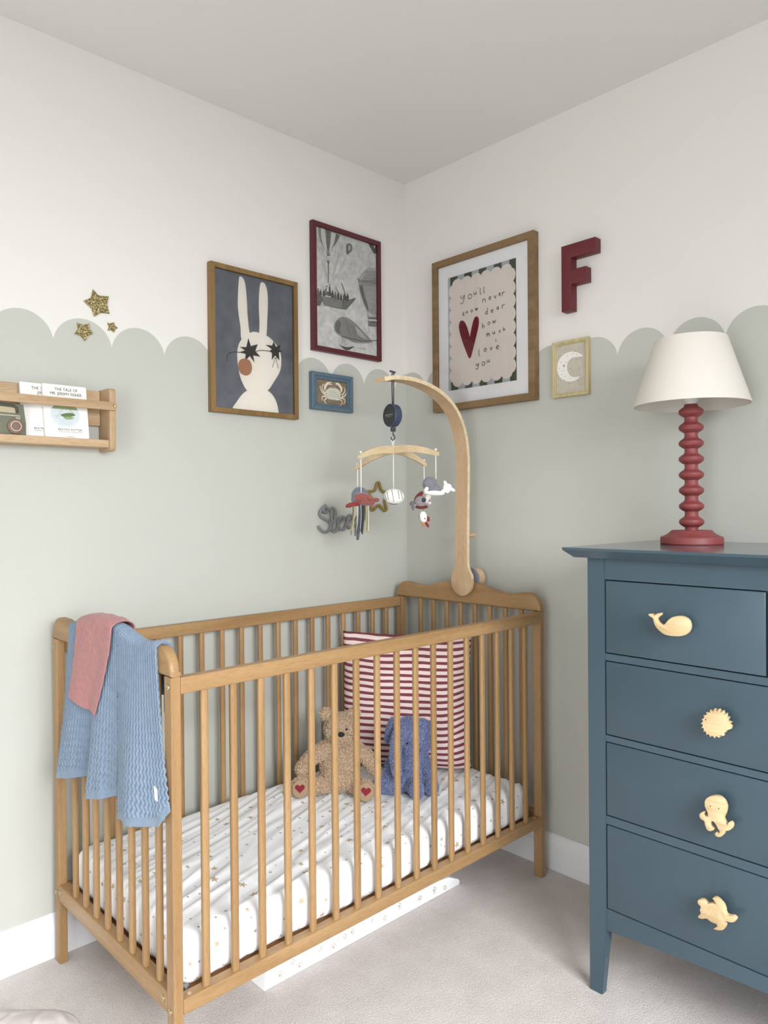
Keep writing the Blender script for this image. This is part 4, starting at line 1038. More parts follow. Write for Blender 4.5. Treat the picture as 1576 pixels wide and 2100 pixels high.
# leaf-shaped airship
flat(b, f(S2([(372, 1560), (400, 1480), (460, 1430), (520, 1424), (590, 1450), (700, 1540), (800, 1650), (905, 1760), (860, 1785), (740, 1790), (640, 1775), (540, 1720), (460, 1680), (400, 1640)], 4)), 'y', d1, 4)
flat(b, f(S2([(385, 1540), (430, 1470), (470, 1520), (450, 1600), (470, 1660), (410, 1630)], 4)), 'y', d2, 1)
for k in range(9):
    x = 500+38*k; ribbon(b, f(S2([(x, 1440+30*k), (x+30, 1560+20*k), (x+62, 1720+9*k)], 4, False)), 0.0013 if k % 2 else 0.0007, 'y', d3, 2 if k % 2 else 1)
for k in range(5): flat(b, f([(670+30*k, 1560+30*k), (690+30*k, 1572+32*k), (722+26*k, 1690+12*k), (712+26*k, 1692+12*k)]), 'y', d3, 3)
ribbon(b, f(S2([(470, 1690), (620, 1730), (760, 1760), (970, 1750)], 5, False)), 0.0024, 'y', d3, 2)
for k in range(5): ribbon(b, f([(480+14*k, 1690), (490+20*k, 1820)]), 0.0008, 'y', d3, 1)
flat(b, f(S2([(445, 1806), (480, 1825), (540, 1842), (600, 1840), (650, 1832), (605, 1870), (560, 1885), (510, 1868)], 4)), 'y', d2, 2)
for k in range(4): ribbon(b, f(S2([(690+30*k, 1840+5*k), (705+30*k, 1858+5*k), (720+30*k, 1846+5*k)], 3, False)), 0.0009, 'y', d3, 1)
part('print', b, I, pic)
glass_pane(pic, 'y', -0.449, -0.160, 1.714, 2.126, -0.0135)

# crab
pic = thing('framed_picture', (-0.379, 0, 1.498), 'small beaded blue frame holding a white crab print on brown', 'picture')
BF = mat('dusty_blue_frame', (86, 106, 120), 0.5, var=0.06, vscale=60)
b = BM(); frame2(b, 'y', -0.4715, -0.2870, 1.4985, 1.6270, 0.0130, -0.0205, -0.0005, 0.0025); frame2(b, 'y', -0.4600, -0.2985, 1.5100, 1.6155, 0.0115, -0.0165, -0.001, 0.0015)
part('frame', b, BF, pic)
b = BM()
a0, a1, c0, c1 = -0.4575, -0.3010, 1.5125, 1.6130
for i in range(23): 
    for z in (c0, c1): ell(b, (a0+(a1-a0)*i/22, -0.0172, z), (0.0024, 0.0022, 0.0024), None, 8, 6)
for i in range(1, 15):
    for x in (a0, a1): ell(b, (x, -0.0172, c0+(c1-c0)*i/15), (0.0024, 0.0022, 0.0024), None, 8, 6)
o = part('bead_trim', b, BF, pic, smooth=True); o['kind'] = 'stuff'
D0 = -0.008; f = tracer(640, 760, 15.76, 'y', D0)
I = [mat('kraft_background', (118, 104, 82), 0.85, col2=(136, 118, 98), vscale=60)] + inks('crab_ink', [(222, 214, 192), (202, 200, 184), (158, 152, 138)])
CLIP[0] = None; b = BM(); flat(b, [(-0.451, 1.512), (-0.300, 1.512), (-0.300, 1.613), (-0.451, 1.613)], 'y', D0, 0)
d1, d2 = D0-0.0003, D0-0.0006
flat(b, f(S2([(450, 650), (520, 590), (600, 552), (640, 575), (690, 565), (735, 575), (800, 580), (880, 640), (925, 700), (930, 800), (910, 880), (820, 935), (680, 945), (540, 915), (480, 860), (500, 780), (440, 700)], 4)), 'y', d1, 2)
for (x, y, rx, ry) in ((600, 690, 40, 30), (690, 690, 36, 30), (760, 730, 40, 32), (640, 780, 40, 34), (720, 820, 34, 26), (560, 800, 34, 26), (820, 800, 40, 30), (860, 860, 26, 18)):
    ps = f(oval((x, y), rx, ry, 16)); ribbon(b, ps+[ps[0]], 0.0007, 'y', d2, 3)
for pts in ([(410, 640), (385, 570), (400, 480), (450, 410), (505, 365), (560, 400), (530, 440), (475, 510), (440, 600), (430, 650)], [(505, 368), (635, 370), (640, 388), (575, 405), (560, 420), (660, 438), (655, 452), (560, 460), (530, 440), (500, 395)],
            [(950, 720), (985, 640), (975, 540), (920, 460), (860, 400), (800, 395), (820, 460), (870, 510), (920, 600), (930, 680)], [(860, 398), (780, 396), (758, 430), (770, 452), (830, 462), (880, 450)]):
    flat(b, f(pts), 'y', d1-0.0001, 1)
def taper(pts, w0, w1):
    P = S2(pts, 5, False); n = len(P)
    for i in range(n-1): ribbon(b, f([P[i], P[i+1]]), w0+(w1-w0)*i/n, 'y', d1-0.0001, 1)
for pts in ([(500, 800), (420, 770), (330, 690), (280, 590), (258, 485)], [(450, 735), (390, 690), (335, 600), (325, 520), (385, 430)], [(960, 850), (1040, 830), (1100, 760), (1115, 690), (1110, 610)], [(960, 790), (1020, 740), (1060, 660), (1055, 600), (1030, 545)],
            [(460, 850), (380, 825), (330, 850), (315, 900), (350, 970)], [(480, 890), (430, 920), (405, 980), (435, 1040), (490, 1095)], [(900, 890), (1000, 900), (1055, 950), (1060, 1010), (1020, 1080)], [(760, 945), (880, 940), (960, 980), (965, 1060), (900, 1135)]):
    taper(pts, 0.0048, 0.0022)
for x, y in ((640, 540), (733, 545)): ribbon(b, f([(x, y+25), (x+4, y-20)]), 0.0018, 'y', d1-0.0001, 1)
part('print', b, I, pic)

# love print, right wall
pic = thing('framed_picture', (0, -0.388, 1.506), 'large oak framed print with handwritten words and a dark red heart, in a white mount', 'picture')
b = BM(); frame2(b, 'x', -0.6095, -0.1660, 1.5062, 2.0508, 0.0232, -0.030, -0.0005); part('frame', b, OAKY, pic)
DM = -0.019; D0 = -0.0165
# mount with its window
b = BM(); oa0, oa1, ob0, ob1 = -0.590, -0.186, 1.526, 2.031; ia0, ia1, ib0, ib1 = -0.5335, -0.2345, 1.5785, 1.9825
for q in ([(oa0, ob0), (oa1, ob0), (ia1, ib0), (ia0, ib0)], [(oa1, ob0), (oa1, ob1), (ia1, ib1), (ia1, ib0)], [(oa1, ob1), (oa0, ob1), (ia0, ib1), (ia1, ib1)], [(oa0, ob1), (oa0, ob0), (ia0, ib0), (ia0, ib1)]):
    prism(b, q, 'x', DM, D0+0.0002)
part('mount', b, mat('mount_white', (252, 250, 249), 0.85), pic)
f = tracer(860, 450, 4.041, 'x', D0)
I = inks('love_ink', [(180, 188, 192), (72, 76, 58), (240, 229, 220), (34, 30, 30), (120, 18, 32)])
b = BM(); flat(b, [(ia0-0.003, ib0-0.003), (ia1+0.003, ib0-0.003), (ia1+0.003, ib1+0.003), (ia0-0.003, ib1+0.003)], 'x', D0, 0)
d1, d2, d3, d4 = D0-0.0003, D0-0.0005, D0-0.0008, D0-0.0010
wst = (ia1-ia0)/9
for k in range(5): 
    y = ia1-0.010-k*2*wst*0.98
    flat(b, [(y-wst, ib0), (y, ib0), (y, ib1), (y-wst, ib1)], 'x', d1, 1)
# scalloped paper: circles round a core
ca0, ca1, cb0, cb1 = ia0+0.020, ia1-0.020, ib0+0.030, ib1-0.030
flat(b, [(ca0-0.002, cb0-0.002), (ca1+0.002, cb0-0.002), (ca1+0.002, cb1+0.002), (ca0-0.002, cb1+0.002)], 'x', d2, 2)
nx, nz = 6, 8
for i in range(nx):
    yc = ca0+(ca1-ca0)*(i+0.5)/nx; r = (ca1-ca0)/nx*0.54
    for zc in (cb0, cb1): flat(b, oval((yc, zc), r, r*0.85, 24), 'x', d2, 2)
for i in range(nz):
    zc = cb0+(cb1-cb0)*(i+0.5)/nz; r = (cb1-cb0)/nz*0.54
    for yc in (ca0, ca1): flat(b, oval((yc, zc), r*0.72, r, 24), 'x', d2, 2)
flat(b, f(S2([(358, 838), (378, 850), (398, 890), (415, 945), (421, 972), (430, 930), (445, 860), (462, 815), (480, 804), (496, 822), (497, 870), (480, 950), (455, 1050), (423, 1153), (385, 1080), (350, 980), (332, 900), (338, 852)], 4)), 'x', d3, 4)
GL = {'y': [[(0, 1), (.1, .45), (.45, .35), (.8, 1)], [(.8, 1), (.75, .2), (.5, -.6), (.1, -.75), (.0, -.45)]], 'o': [[(.4, 1), (.05, .7), (.1, .2), (.45, 0), (.8, .35), (.75, .8), (.4, 1)]],
      'u': [[(0, .9), (.05, .2), (.35, 0), (.7, .3), (.75, .95)], [(.75, .95), (.78, .2), (.95, 0)]], 'l': [[(.1, 2.0), (.0, 1), (.1, .1), (.4, 0)]], "'": [[(0, 2.1), (.15, 1.9)]],
      'n': [[(.05, 1), (.0, 0)], [(0, .6), (.4, 1), (.7, .75), (.75, 0)]], 'e': [[(.05, .45), (.7, .65), (.5, 1), (.15, .85), (.05, .35), (.35, 0), (.75, .15)]], 'v': [[(0, 1), (.35, 0), (.75, 1)]],
      'r': [[(.05, 1), (.05, 0)], [(.05, .55), (.4, .95), (.8, .95)]], 'k': [[(.05, 1.7), (.0, 0)], [(.65, 1.1), (.05, .5), (.7, 0)]], 'w': [[(0, 1), (.2, 0), (.5, .8), (.75, 0), (1.1, 1)]],
      'd': [[(.7, .3), (.35, 0), (.0, .35), (.25, .8), (.7, .7)], [(.75, 2.0), (.7, 1), (.75, 0)]], 'a': [[(.7, .8), (.3, 1), (.0, .5), (.25, 0), (.65, .4), (.7, .9), (.75, 0)]], 'h': [[(.05, 1.9), (.0, 0)], [(0, .5), (.4, .95), (.7, .7), (.75, 0)]],
      'm': [[(0, 1), (0, 0)], [(0, .6), (.25, 1), (.45, .7), (.45, 0)], [(.45, .6), (.75, 1), (.95, .7), (1.0, 0)]], 'c': [[(.7, .85), (.3, 1), (.0, .5), (.25, 0), (.7, .15)]], 'i': [[(.1, .9), (.1, .1), (.3, 0)]]}
WORDS = [('y', 346, 672, 40), ('o', 408, 662, 40), ('u', 455, 625, 26), ("'", 494, 625, 28), ('l', 508, 622, 26), ('l', 538, 610, 26), ('n', 528, 692, 32), ('e', 580, 668, 26), ('v', 624, 656, 26), ('e', 662, 634, 22), ('r', 690, 634, 30),
         ('k', 366, 800, 20), ('n', 392, 782, 18), ('o', 430, 770, 20), ('w', 468, 755, 20), ('d', 550, 788, 26), ('e', 598, 774, 24), ('a', 646, 748, 22), ('r', 690, 738, 30), ('h', 526, 905, 24), ('o', 572, 874, 24), ('w', 612, 862, 24),
         ('m', 562, 972, 26), ('u', 612, 950, 22), ('c', 666, 938, 18), ('h', 700, 926, 18), ('i', 636, 1012, 20), ('l', 498, 1132, 28), ('o', 540, 1096, 26), ('v', 592, 1084, 24), ('e', 642, 1076, 30), ('y', 474, 1222, 28), ('o', 522, 1214, 32), ('u', 566, 1186, 24)]
for ch, x0, y0, s in WORDS:
    for st in GL[ch]:
        P = [(x0+gx*s*0.95, y0-gy*s-0.20*gx*s) for gx, gy in st]
        ribbon(b, f(S2(P, 4, False)), 0.0021, 'x', d4, 3)
part('print', b, I, pic)
glass_pane(pic, 'x', -0.588, -0.188, 1.528, 2.029, -0.0235)

# moon
pic = thing('framed_picture', (0, -0.732, 1.503), 'small pale gold framed print of a sleeping white crescent moon on taupe', 'picture')
b = BM(); frame2(b, 'x', -0.7965, -0.6675, 1.5033, 1.6787, 0.0085, -0.0165, -0.0005, 0.0015); frame2(b, 'x', -0.7890, -0.6750, 1.5108, 1.6712, 0.0050, -0.0130, -0.001, 0.001)
part('frame', b, wood('gold_wood', (176, 162, 116), (202, 188, 144), 'z', 0.4, 40), pic)
D0 = -0.009; f = tracer(860, 450, 4.041, 'x', D0)
I = [mat('moon_ground', (186, 177, 161), 0.85, col2=(194, 186, 170), vscale=60)] + inks('moon_ink', [(232, 228, 222), (70, 64, 60), (168, 158, 148), (206, 198, 190)])
b = BM(); flat(b, [(-0.786, 1.513), (-0.678, 1.513), (-0.678, 1.669), (-0.786, 1.669)], 'x', D0, 0)
flat(b, f(S2([(1360, 1130), (1320, 1105), (1270, 1095), (1215, 1110), (1170, 1150), (1147, 1210), (1150, 1270), (1180, 1320), (1235, 1343), (1295, 1335), (1335, 1298), (1300, 1308), (1262, 1300), (1235, 1265), (1228, 1215), (1240, 1175), (1275, 1145), (1320, 1138)], 4)), 'x', D0-0.0003, 1)
for pts in ([(1212, 1188), (1218, 1180), (1226, 1186)], [(1240, 1100), (1236, 1085), (1250, 1078), (1262, 1088), (1255, 1100)], [(1250, 1075), (1250, 1032)]): ribbon(b, f(pts), 0.0009, 'x', D0-0.0006, 4 if pts[0][0] > 1230 else 2)
flat(b, f(oval((1202, 1213), 8, 12, 14)), 'x', D0-0.0005, 3)
rnd = random.Random(4)
for (x, y) in ((1170, 1058), (1215, 1072), (1298, 1090), (1325, 1062), (1305, 1160), (1330, 1235), (1275, 1252), (1256, 1238), (1178, 1185), (1185, 1285), (1232, 1130), (1165, 1235), (1215, 1300), (1240, 1362), (1205, 1330), (1325, 1335), (1332, 1295), (1338, 1368), (1345, 1318), (1155, 1380), (1310, 1120), (1280, 1110), (1195, 1255), (1255, 1320)):
    flat(b, f(oval((x, y), 2.6, 3.4, 8)), 'x', D0-0.0010, 2)
part('print', b, I, pic)

# letter F
zf = lambda v: v
F = [(-0.716, 1.764), (-0.7505, 1.764), (-0.7505, 1.843), (-0.8010, 1.843), (-0.8010, 1.8875), (-0.7505, 1.8875), (-0.7505, 1.9245), (-0.8335, 1.9245), (-0.8335, 1.9667), (-0.716, 1.9667)]
b = BM(); prism(b, F, 'x', -0.0345, -0.001, 0.0016, 2)
o = part('wooden_letter', b, mat('letter_maroon', (98, 28, 34), 0.5, bump=0.15, bscale=90), None, (0, -0.77, 1.764), autos=40)
tag(o, 'thick dark red letter F fixed to the wall above the moon print', 'letter')

# glitter stars
def glitter():
    m = bpy.data.materials.new('gold_glitter'); m.use_nodes = True; t = NT(m); b = t.n['Principled BSDF']
    tc = t.new('ShaderNodeTexCoord'); v = t.new('ShaderNodeTexVoronoi'); v.inputs['Scale'].default_value = 420; t.link(tc.outputs['Object'], v.inputs['Vector'])
    s = t.new('ShaderNodeSeparateColor'); t.link(v.outputs['Color'], s.inputs[0])
    r = t.new('ShaderNodeValToRGB'); r.color_ramp.elements[0].color = lin((96, 82, 44)); r.color_ramp.elements[1].color = lin((240, 226, 176))
    e = r.color_ramp.elements.new(0.6); e.color = lin((150, 132, 84)); t.link(s.outputs[0], r.inputs['Fac'])
    t.link(r.outputs['Color'], b.inputs['Base Color']); b.inputs['Metallic'].default_value = 0.55; b.inputs['Roughness'].default_value = 0.35
    bu = t.new('ShaderNodeBump'); bu.inputs['Strength'].default_value = 1.0; bu.inputs['Distance'].default_value = 0.003; t.link(s.outputs[1], bu.inputs['Height'])
    t.link(bu.outputs['Normal'], b.inputs['Normal']); return m
GLIT = glitter(); f = tracer(0, 560, 3.752, 'y', -0.003)
for pts, lab in (([(715, 125), (757, 172), (838, 180), (825, 245), (843, 313), (780, 305), (725, 335), (705, 275), (642, 212), (700, 190)], 'large gold glitter star on the wall above the shelf, highest of three'),
                 ([(592, 382), (640, 400), (687, 388), (690, 430), (718, 468), (680, 480), (655, 525), (625, 485), (573, 468), (600, 430)], 'medium gold glitter star, lower left of the three on the wall'),
                 ([(825, 382), (850, 388), (877, 377), (883, 405), (907, 422), (885, 435), (880, 458), (858, 440), (828, 440), (838, 415)], 'smallest gold glitter star, lower right of the three on the wall')):
    P = f(pts); b = BM(); prism(b, P, 'y', -0.0045, -0.0005, 0.0008, 1)
    o = part('glitter_star', b, GLIT, None, (P[0][0], 0, P[0][1])); tag(o, lab, 'star', 'gold glitter stars on the wall')

# knitted wire word and star
KG = mat('grey_knitted_wire', (128, 128, 130), 0.9, bump=0.6, bscale=500, var=0.2, vscale=300)
f = tracer(640, 960, 9.85, 'y', -0.012)
def wire(b, pts, r, closed=False, wob=0.0):
    P = f(pts); Q = [Vector((x, -0.012-wob*math.sin(i*1.3), z)) for i, (x, z) in enumerate(P)]
    tube(b, spline(Q, 7, closed), r, 10, closed)
b = BM()
wire(b, [(275, 745), (225, 800), (232, 870), (285, 900), (330, 870), (312, 815), (262, 790), (200, 830), (168, 900), (185, 970), (250, 1025), (330, 1070), (378, 1140), (370, 1230), (310, 1290), (225, 1280), (160, 1225), (135, 1165)], 0.0047, wob=0.0025)
wire(b, [(400, 1150), (395, 1030), (385, 920), (400, 835), (432, 805), (465, 850), (468, 950), (438, 1080), (412, 1180), (428, 1265), (472, 1282), (510, 1210), (530, 1140), (590, 1090), (640, 1050), (648, 1005), (610, 985), (560, 1020), (535, 1090), (545, 1180), (590, 1240), (640, 1235), (690, 1160), (715, 1080), (740, 1020)], 0.0047, wob=0.003)
wire(b, [(720, 1100), (790, 1070), (830, 1020), (820, 970), (775, 950), (730, 1000), (715, 1090), (735, 1180), (785, 1210), (840, 1170), (885, 1080), (915, 990), (925, 1060), (918, 1200), (905, 1365)], 0.0047, wob=0.003)
wire(b, [(925, 1060), (965, 960), (1020, 950), (1050, 1010), (1030, 1090), (980, 1140), (935, 1130)], 0.0047, wob=0.002)
o = part('wire_word', b, KG, None, (-0.38, 0, 1.12), smooth=True); tag(o, 'grey knitted wire word Sleep on the wall behind the mobile', 'wall decoration')
b = BM(); wire(b, [(1345, 290), (1372, 330), (1400, 430), (1450, 478), (1560, 490), (1500, 600), (1475, 660), (1500, 780), (1510, 830), (1470, 860), (1410, 800), (1355, 748), (1290, 800), (1235, 850), (1200, 825), (1212, 740), (1235, 640), (1180, 560), (1120, 475), (1190, 470), (1270, 450), (1300, 380), (1318, 310)], 0.0048, True)
o = part('wire_star', b, mat('mustard_knitted_wire', (140, 116, 56), 0.9, bump=0.6, bscale=500, var=0.2, vscale=300), None, (-0.2, 0, 1.16), smooth=True); tag(o, 'mustard yellow knitted wire star on the wall right of the grey wire word', 'wall decoration')

# ---------------------------------------------------------------- wall shelf with books and toy radio
XI, XO, YS = -1.1945, -1.1775, -0.072
sh = thing('wall_shelf', (-1.55, 0, 1.32), 'pine wall shelf with a front rail, holding books at the left edge', 'shelf')
def plate(x0, x1):
    zlo, zhi, r = 1.318, 1.4855, 0.012; pts = [(0, zlo)]
    for k in range(6): a = -PI/2-k*PI/10; pts.append((YS+r+r*math.cos(a), zlo+r+r*math.sin(a)))
    for k in range(6): a = PI-k*PI/10; pts.append((YS+r+r*math.cos(a), zhi-r+r*math.sin(a)))
    pts.append((0, zhi)); b = BM(); prism(b, pts, 'x', x0, x1, 0.001); return b
part('end_panel', plate(XI, XO), SHELFZ, sh, autos=40); part('end_panel', plate(-1.93, -1.913), SHELFZ, sh, autos=40)
part('base_board', box(BM(), -1.913, XI, YS+0.004, -0.0005, 1.327, 1.347, 0.002), SHELFW, sh)
part('back_board', box(BM(), -1.913, XI, -0.011, -0.0005, 1.388, 1.483, 0.002), SHELFW, sh)
b = BM(); zc = 1.4360; pts = []
for k in range(9): a = -PI/2+PI*k/8; pts.append((-1.1878+0.0105*math.cos(a), zc+0.0108*math.sin(a)))
pts += [(-1.93, zc+0.0108), (-1.93, zc-0.0108)]
prism(b, pts, 'y', YS-0.009, YS-0.0005, 0.0012)
part('front_rail', b, SHELFW, sh, autos=40)
b = BM(); lathe(b, [(0.0, YS-0.0088), (0.0018, YS-0.0092), (0.0030, YS-0.0098), (0.0036, YS-0.0092), (0.0036, YS-0.0085)], -1.1862, zc, 16, 'y'); part('screw', b, STEEL, sh, autos=40)['label'] = 'small screw head'
# books (tilted back a little against the back board)
PAPER = mat('book_cover_white', (236, 233, 228), 0.6); PAGES = mat('page_edges', (226, 220, 204), 0.8); TXT = mat('book_black', (40, 38, 36), 0.7)
TILT = math.radians(-8.0)
def book(x, y, w, label, lines, author, art):
    r = thing('book', (x, y, 1.3475), label, 'book', 'small white storybooks on the shelf', (TILT, 0, 0))
    h, t = 0.1385, 0.008; cv = []
    def rr(x0, x1, z0, z1, rad):
        o = []
        for cx, cz, a0 in ((x1-rad, z0+rad, -PI/2), (x1-rad, z1-rad, 0), (x0, z1, PI/2), (x0, z0, PI)):
            if cx == x0: o.append((cx, cz)); continue
            for k in range(5): a = a0+PI/2*k/4; o.append((cx+rad*math.cos(a), cz+rad*math.sin(a)))
        return o
    b = BM(); prism(b, rr(0, w, 0, h, 0.003), 'y', -0.0012, 0); prism(b, rr(0, w, 0, h, 0.003), 'y', t, t+0.0012); box(b, -0.0005, 0.001, -0.0008, t+0.0008, 0, h)
    part('cover', b, PAPER, r, local=True)
    part('page_block', box(BM(), 0.001, w-0.003, 0.0001, t-0.0001, 0.002, h-0.002), PAGES, r, local=True)
    b = BM(); pl = lambda zc, xc=w/2: (lambda X, Y: Vector((xc+X, -0.0016, zc+Y)))
    for s, size, zc, xc in lines: text_into(b, s, size, pl(zc, xc), 0, 'CENTER', sx=0.92)
    for s, size, zc, xc in author: text_into(b, s, size, pl(zc, xc), 0, 'CENTER')
    part('lettering', b, TXT, r, local=True)['label'] = 'dark title and author lettering'
    if art:
        cols = inks('watercolour', [(206, 214, 216), (140, 160, 116), (176, 190, 196), (96, 120, 72), (178, 160, 130), (216, 222, 226)])
        b = BM(); cx, cz, rx, rz = w*0.47, 0.060, 0.037, 0.033
        flat(b, oval((cx, cz), rx, rz, 40), 'y', -0.0014, 0)
        flat(b, [(cx+rx*math.cos(a), cz+rz*math.sin(a)) for a in [0.45+k*(PI-0.9)/16 for k in range(17)]], 'y', -0.0015, 1)
        for k in range(5): ribbon(b, [(cx-rx*0.8+0.004*k, cz-0.004-0.005*k), (cx+rx*(0.75-0.1*k), cz-0.007-0.0045*k)], 0.0010, 'y', -0.0016, 2)
        flat(b, S2([(cx-0.012, cz-0.001), (cx, cz+0.004), (cx+0.016, cz+0.006), (cx+0.026, cz+0.001), (cx+0.014, cz-0.004), (cx-0.002, cz-0.006)]), 'y', -0.00165, 3)
        flat(b, S2([(cx-0.004, cz-0.007), (cx+0.010, cz-0.004), (cx+0.022, cz-0.006), (cx+0.014, cz-0.011), (cx+0.002, cz-0.012)]), 'y', -0.0017, 1)
        ribbon(b, [(cx-0.001, cz+0.020), (cx-0.022, cz-0.008)], 0.0009, 'y', -0.0018, 4); ribbon(b, [(cx+0.006, cz+0.020), (cx+0.022, cz+0.004)], 0.0016, 'y', -0.0018, 4)
        part('cover_picture', b, cols, r, local=True)['label'] = 'oval watercolour of a pond with green leaves'
    return r
book(-1.3535, -0.0560, 0.1100, 'small white storybook facing out, nearest the right end of the shelf', [('THE TALE OF', 0.0108, 0.123, 0.058), ('MR. JEREMY FISHER', 0.0104, 0.1115, 0.057)],
     [('BEATRIX POTTER', 0.0078, 0.0185, 0.062), ('THE ORIGINAL AND AUTHORIZED EDITION', 0.0030, 0.0140, 0.062), ('F. WARNE & Co', 0.0030, 0.0020, 0.062)], True)
book(-1.4040, -0.0440, 0.1100, 'small white storybook half hidden behind the front one', [('THE TALE OF', 0.0108, 0.122, 0.056), ('JEMIMA', 0.0104, 0.1105, 0.056)],
     [('BEATRIX POTTER', 0.0078, 0.0185, 0.058), ('THE ORIGINAL AND AUTHORIZED EDITION', 0.0030, 0.0140, 0.058)], False)
# toy radio
RX0, RX1, RY, RZ = -1.60, -1.4035, -0.064, 1.3475
rad = thing('toy_radio', (-1.50, -0.045, RZ), 'sage green wooden toy radio with a brown dial, cut off at the left edge', 'toy radio')
SAGE = mat('sage_paint', (112, 114, 96), 0.6, var=0.05, vscale=60)
b = BM(); pts = [(RX0, RZ), (RX1+0.004, RZ), (RX1+0.004, RZ+0.030), (RX1-0.002, RZ+0.076), (RX0+0.003, RZ+0.080)]
prism(b, pts, 'y', RY+0.006, RY+0.046, 0.003); part('body', b, SAGE, rad, autos=40)
b = BM(); hx0, hx1 = -1.56, -1.4225
flat(b, [(hx0, RZ+0.055), (hx1, RZ+0.053), (hx1-0.001, RZ+0.062), (hx1-0.006, RZ+0.067), (hx0, RZ+0.070)], 'y', RY+0.0056); part('handle_opening', b, mat('pale_wood_panel', (178, 164, 132), 0.6), rad)['label'] = 'pale panel seen through the handle'
b = BM(); tube(b, [(hx0, RY+0.005, RZ+0.074), (-1.47, RY+0.005, RZ+0.0725), (-1.430, RY+0.005, RZ+0.0700), (-1.4225, RY+0.005, RZ+0.0655), (-1.4210, RY+0.005, RZ+0.0535)], 0.0038, 8); part('handle', b, mat('dark_sage', (74, 74, 62), 0.6), rad, smooth=True)
b = BM(); lathe(b, [(0.0, RY-0.001), (0.0135, RY-0.001), (0.0185, RY+0.001), (0.0190, RY+0.006), (0.0, RY+0.006)], -1.4255, RZ+0.0205, 36, 'y'); kn = part('dial', b, mat('brown_dial', (122, 96, 84), 0.6, bump=0.3, bscale=300), rad, autos=40)
b = BM(); lathe(b, [(0.0112, RY-0.0012), (0.0112, RY-0.0016), (0.0124, RY-0.0016), (0.0124, RY-0.0012)], -1.4255, RZ+0.0205, 36, 'y', True); part('dial_ring', b, mat('ring_white', (228, 220, 206), 0.6), kn)['label'] = 'thin white ring'
b = BM(); ribbon(b, [(-1.58, RZ+0.0485), (-1.414, RZ+0.0465)], 0.0012, 'y', RY+0.0057)
for k in range(4): ribbon(b, [(-1.4245+0.001*k, RZ+0.0425-0.0028*k), (-1.414, RZ+0.0420-0.0028*k)], 0.0010, 'y', RY+0.0057)
part('printed_line', b, mat('ring_white', (228, 220, 206), 0.6), rad)['label'] = 'fine white tuning lines'

# ---------------------------------------------------------------- chest of drawers
CF, CY0, CY1, CTZ = -0.449, -1.0499, -2.215, 1.0625
LEG = 0.0450; YD0 = CY0-LEG; YD1 = CY1+LEG
chest = thing('chest_of_drawers', (-0.23, -1.63, 0), 'blue painted chest of drawers with sea animal knobs against the right wall', 'chest of drawers')
CX1 = -0.022
b = BM()
def bevslab(bm, x0, x1, y0, y1, z0, z1, ins):
    top = [(x0, y0, z1), (x1, y0, z1), (x1, y1, z1), (x0, y1, z1)]
    mid = [(x0, y0, z1-0.006), (x1, y0, z1-0.006), (x1, y1, z1-0.006), (x0, y1, z1-0.006)]
    bot = [(x0+ins, y0+ins, z0), (x1, y0+ins, z0), (x1, y1-ins, z0), (x0+ins, y1-ins, z0)]
    V = [[bm.verts.new(p) for p in q] for q in (bot, mid, top)]
    for a, c in zip(V, V[1:]):
        for k in range(4): bm.faces.new((a[k], a[(k+1) % 4], c[(k+1) % 4], c[k]))
    bm.faces.new(V[0][::-1]); bm.faces.new(V[2])
    es = [e for e in bm.edges if e.calc_face_angle(0) > 0.4]
    bmesh.ops.bevel(bm, geom=es, offset=0.0022, segments=3, affect='EDGES')
bevslab(b, -0.487, -0.004, CY1-0.04, CY0+0.045, 1.0385, CTZ, 0.020)
part('top', b, BLUETOP, chest, autos=40)
def leg(x0, x1, y0, y1, tx, ty):
    bm = BM(); r = bmesh.ops.create_cube(bm, size=1.0)
    for v in r['verts']: v.co = Vector((x0 if v.co.x < 0 else x1, y0 if v.co.y < 0 else y1, 0.0 if v.co.z < 0 else 1.0385))
    bmesh.ops.bisect_plane(bm, geom=bm.verts[:]+bm.edges[:]+bm.faces[:], plane_co=(0, 0, 0.155), plane_no=(0, 0, 1))
    for v in bm.verts:
        if v.co.z < 0.01:
            if tx > 0 and v.co.x > (x0+x1)/2: v.co.x -= 0.010
            if tx < 0 and v.co.x < (x0+x1)/2: v.co.x += 0.010
            if ty < 0 and v.co.y < (y0+y1)/2: v.co.y += 0.012
            if ty > 0 and v.co.y > (y0+y1)/2: v.co.y -= 0.012
    es = [e for e in bm.edges if e.calc_face_angle(0) > 0.5]
    bmesh.ops.bevel(bm, geom=es, offset=0.0015, segments=2, affect='EDGES'); return bm
part('leg', leg(CF, CF+0.030, YD0, CY0, 1, -1), BLUE, chest, (CF, CY0, 0), autos=40)
part('leg', leg(CF, CF+0.030, CY1, YD1, 1, 1), BLUE, chest, (CF, CY1, 0), autos=40)
part('leg', leg(CX1-0.030, CX1, YD0, CY0, -1, -1), BLUE, chest, (CX1, CY0, 0), autos=40)
part('leg', leg(CX1-0.030, CX1, CY1, YD1, -1, 1), BLUE, chest, (CX1, CY1, 0), autos=40)
for ya, yb in ((CY0-0.022, CY0-0.002), (CY1+0.002, CY1+0.022)): part('side_panel', box(BM(), CF+0.030, CX1-0.030, ya, yb, 0.165, 1.0385, 0.001), BLUE, chest)
part('back_panel', box(BM(), CX1-0.012, CX1-0.004, YD1, YD0, 0.165, 1.0385), BLUE, chest)
fx = CF+0.0012
part('frieze', box(BM(), fx, fx+0.018, YD1, YD0, 0.9880, 1.0385, 0.001), BLUE, chest)
for z0, z1 in ((0.7975, 0.8140), (0.6065, 0.6215), (0.4115, 0.4310)): part('drawer_rail', box(BM(), fx, fx+0.018, YD1, YD0, z0, z1, 0.001), BLUE, chest)
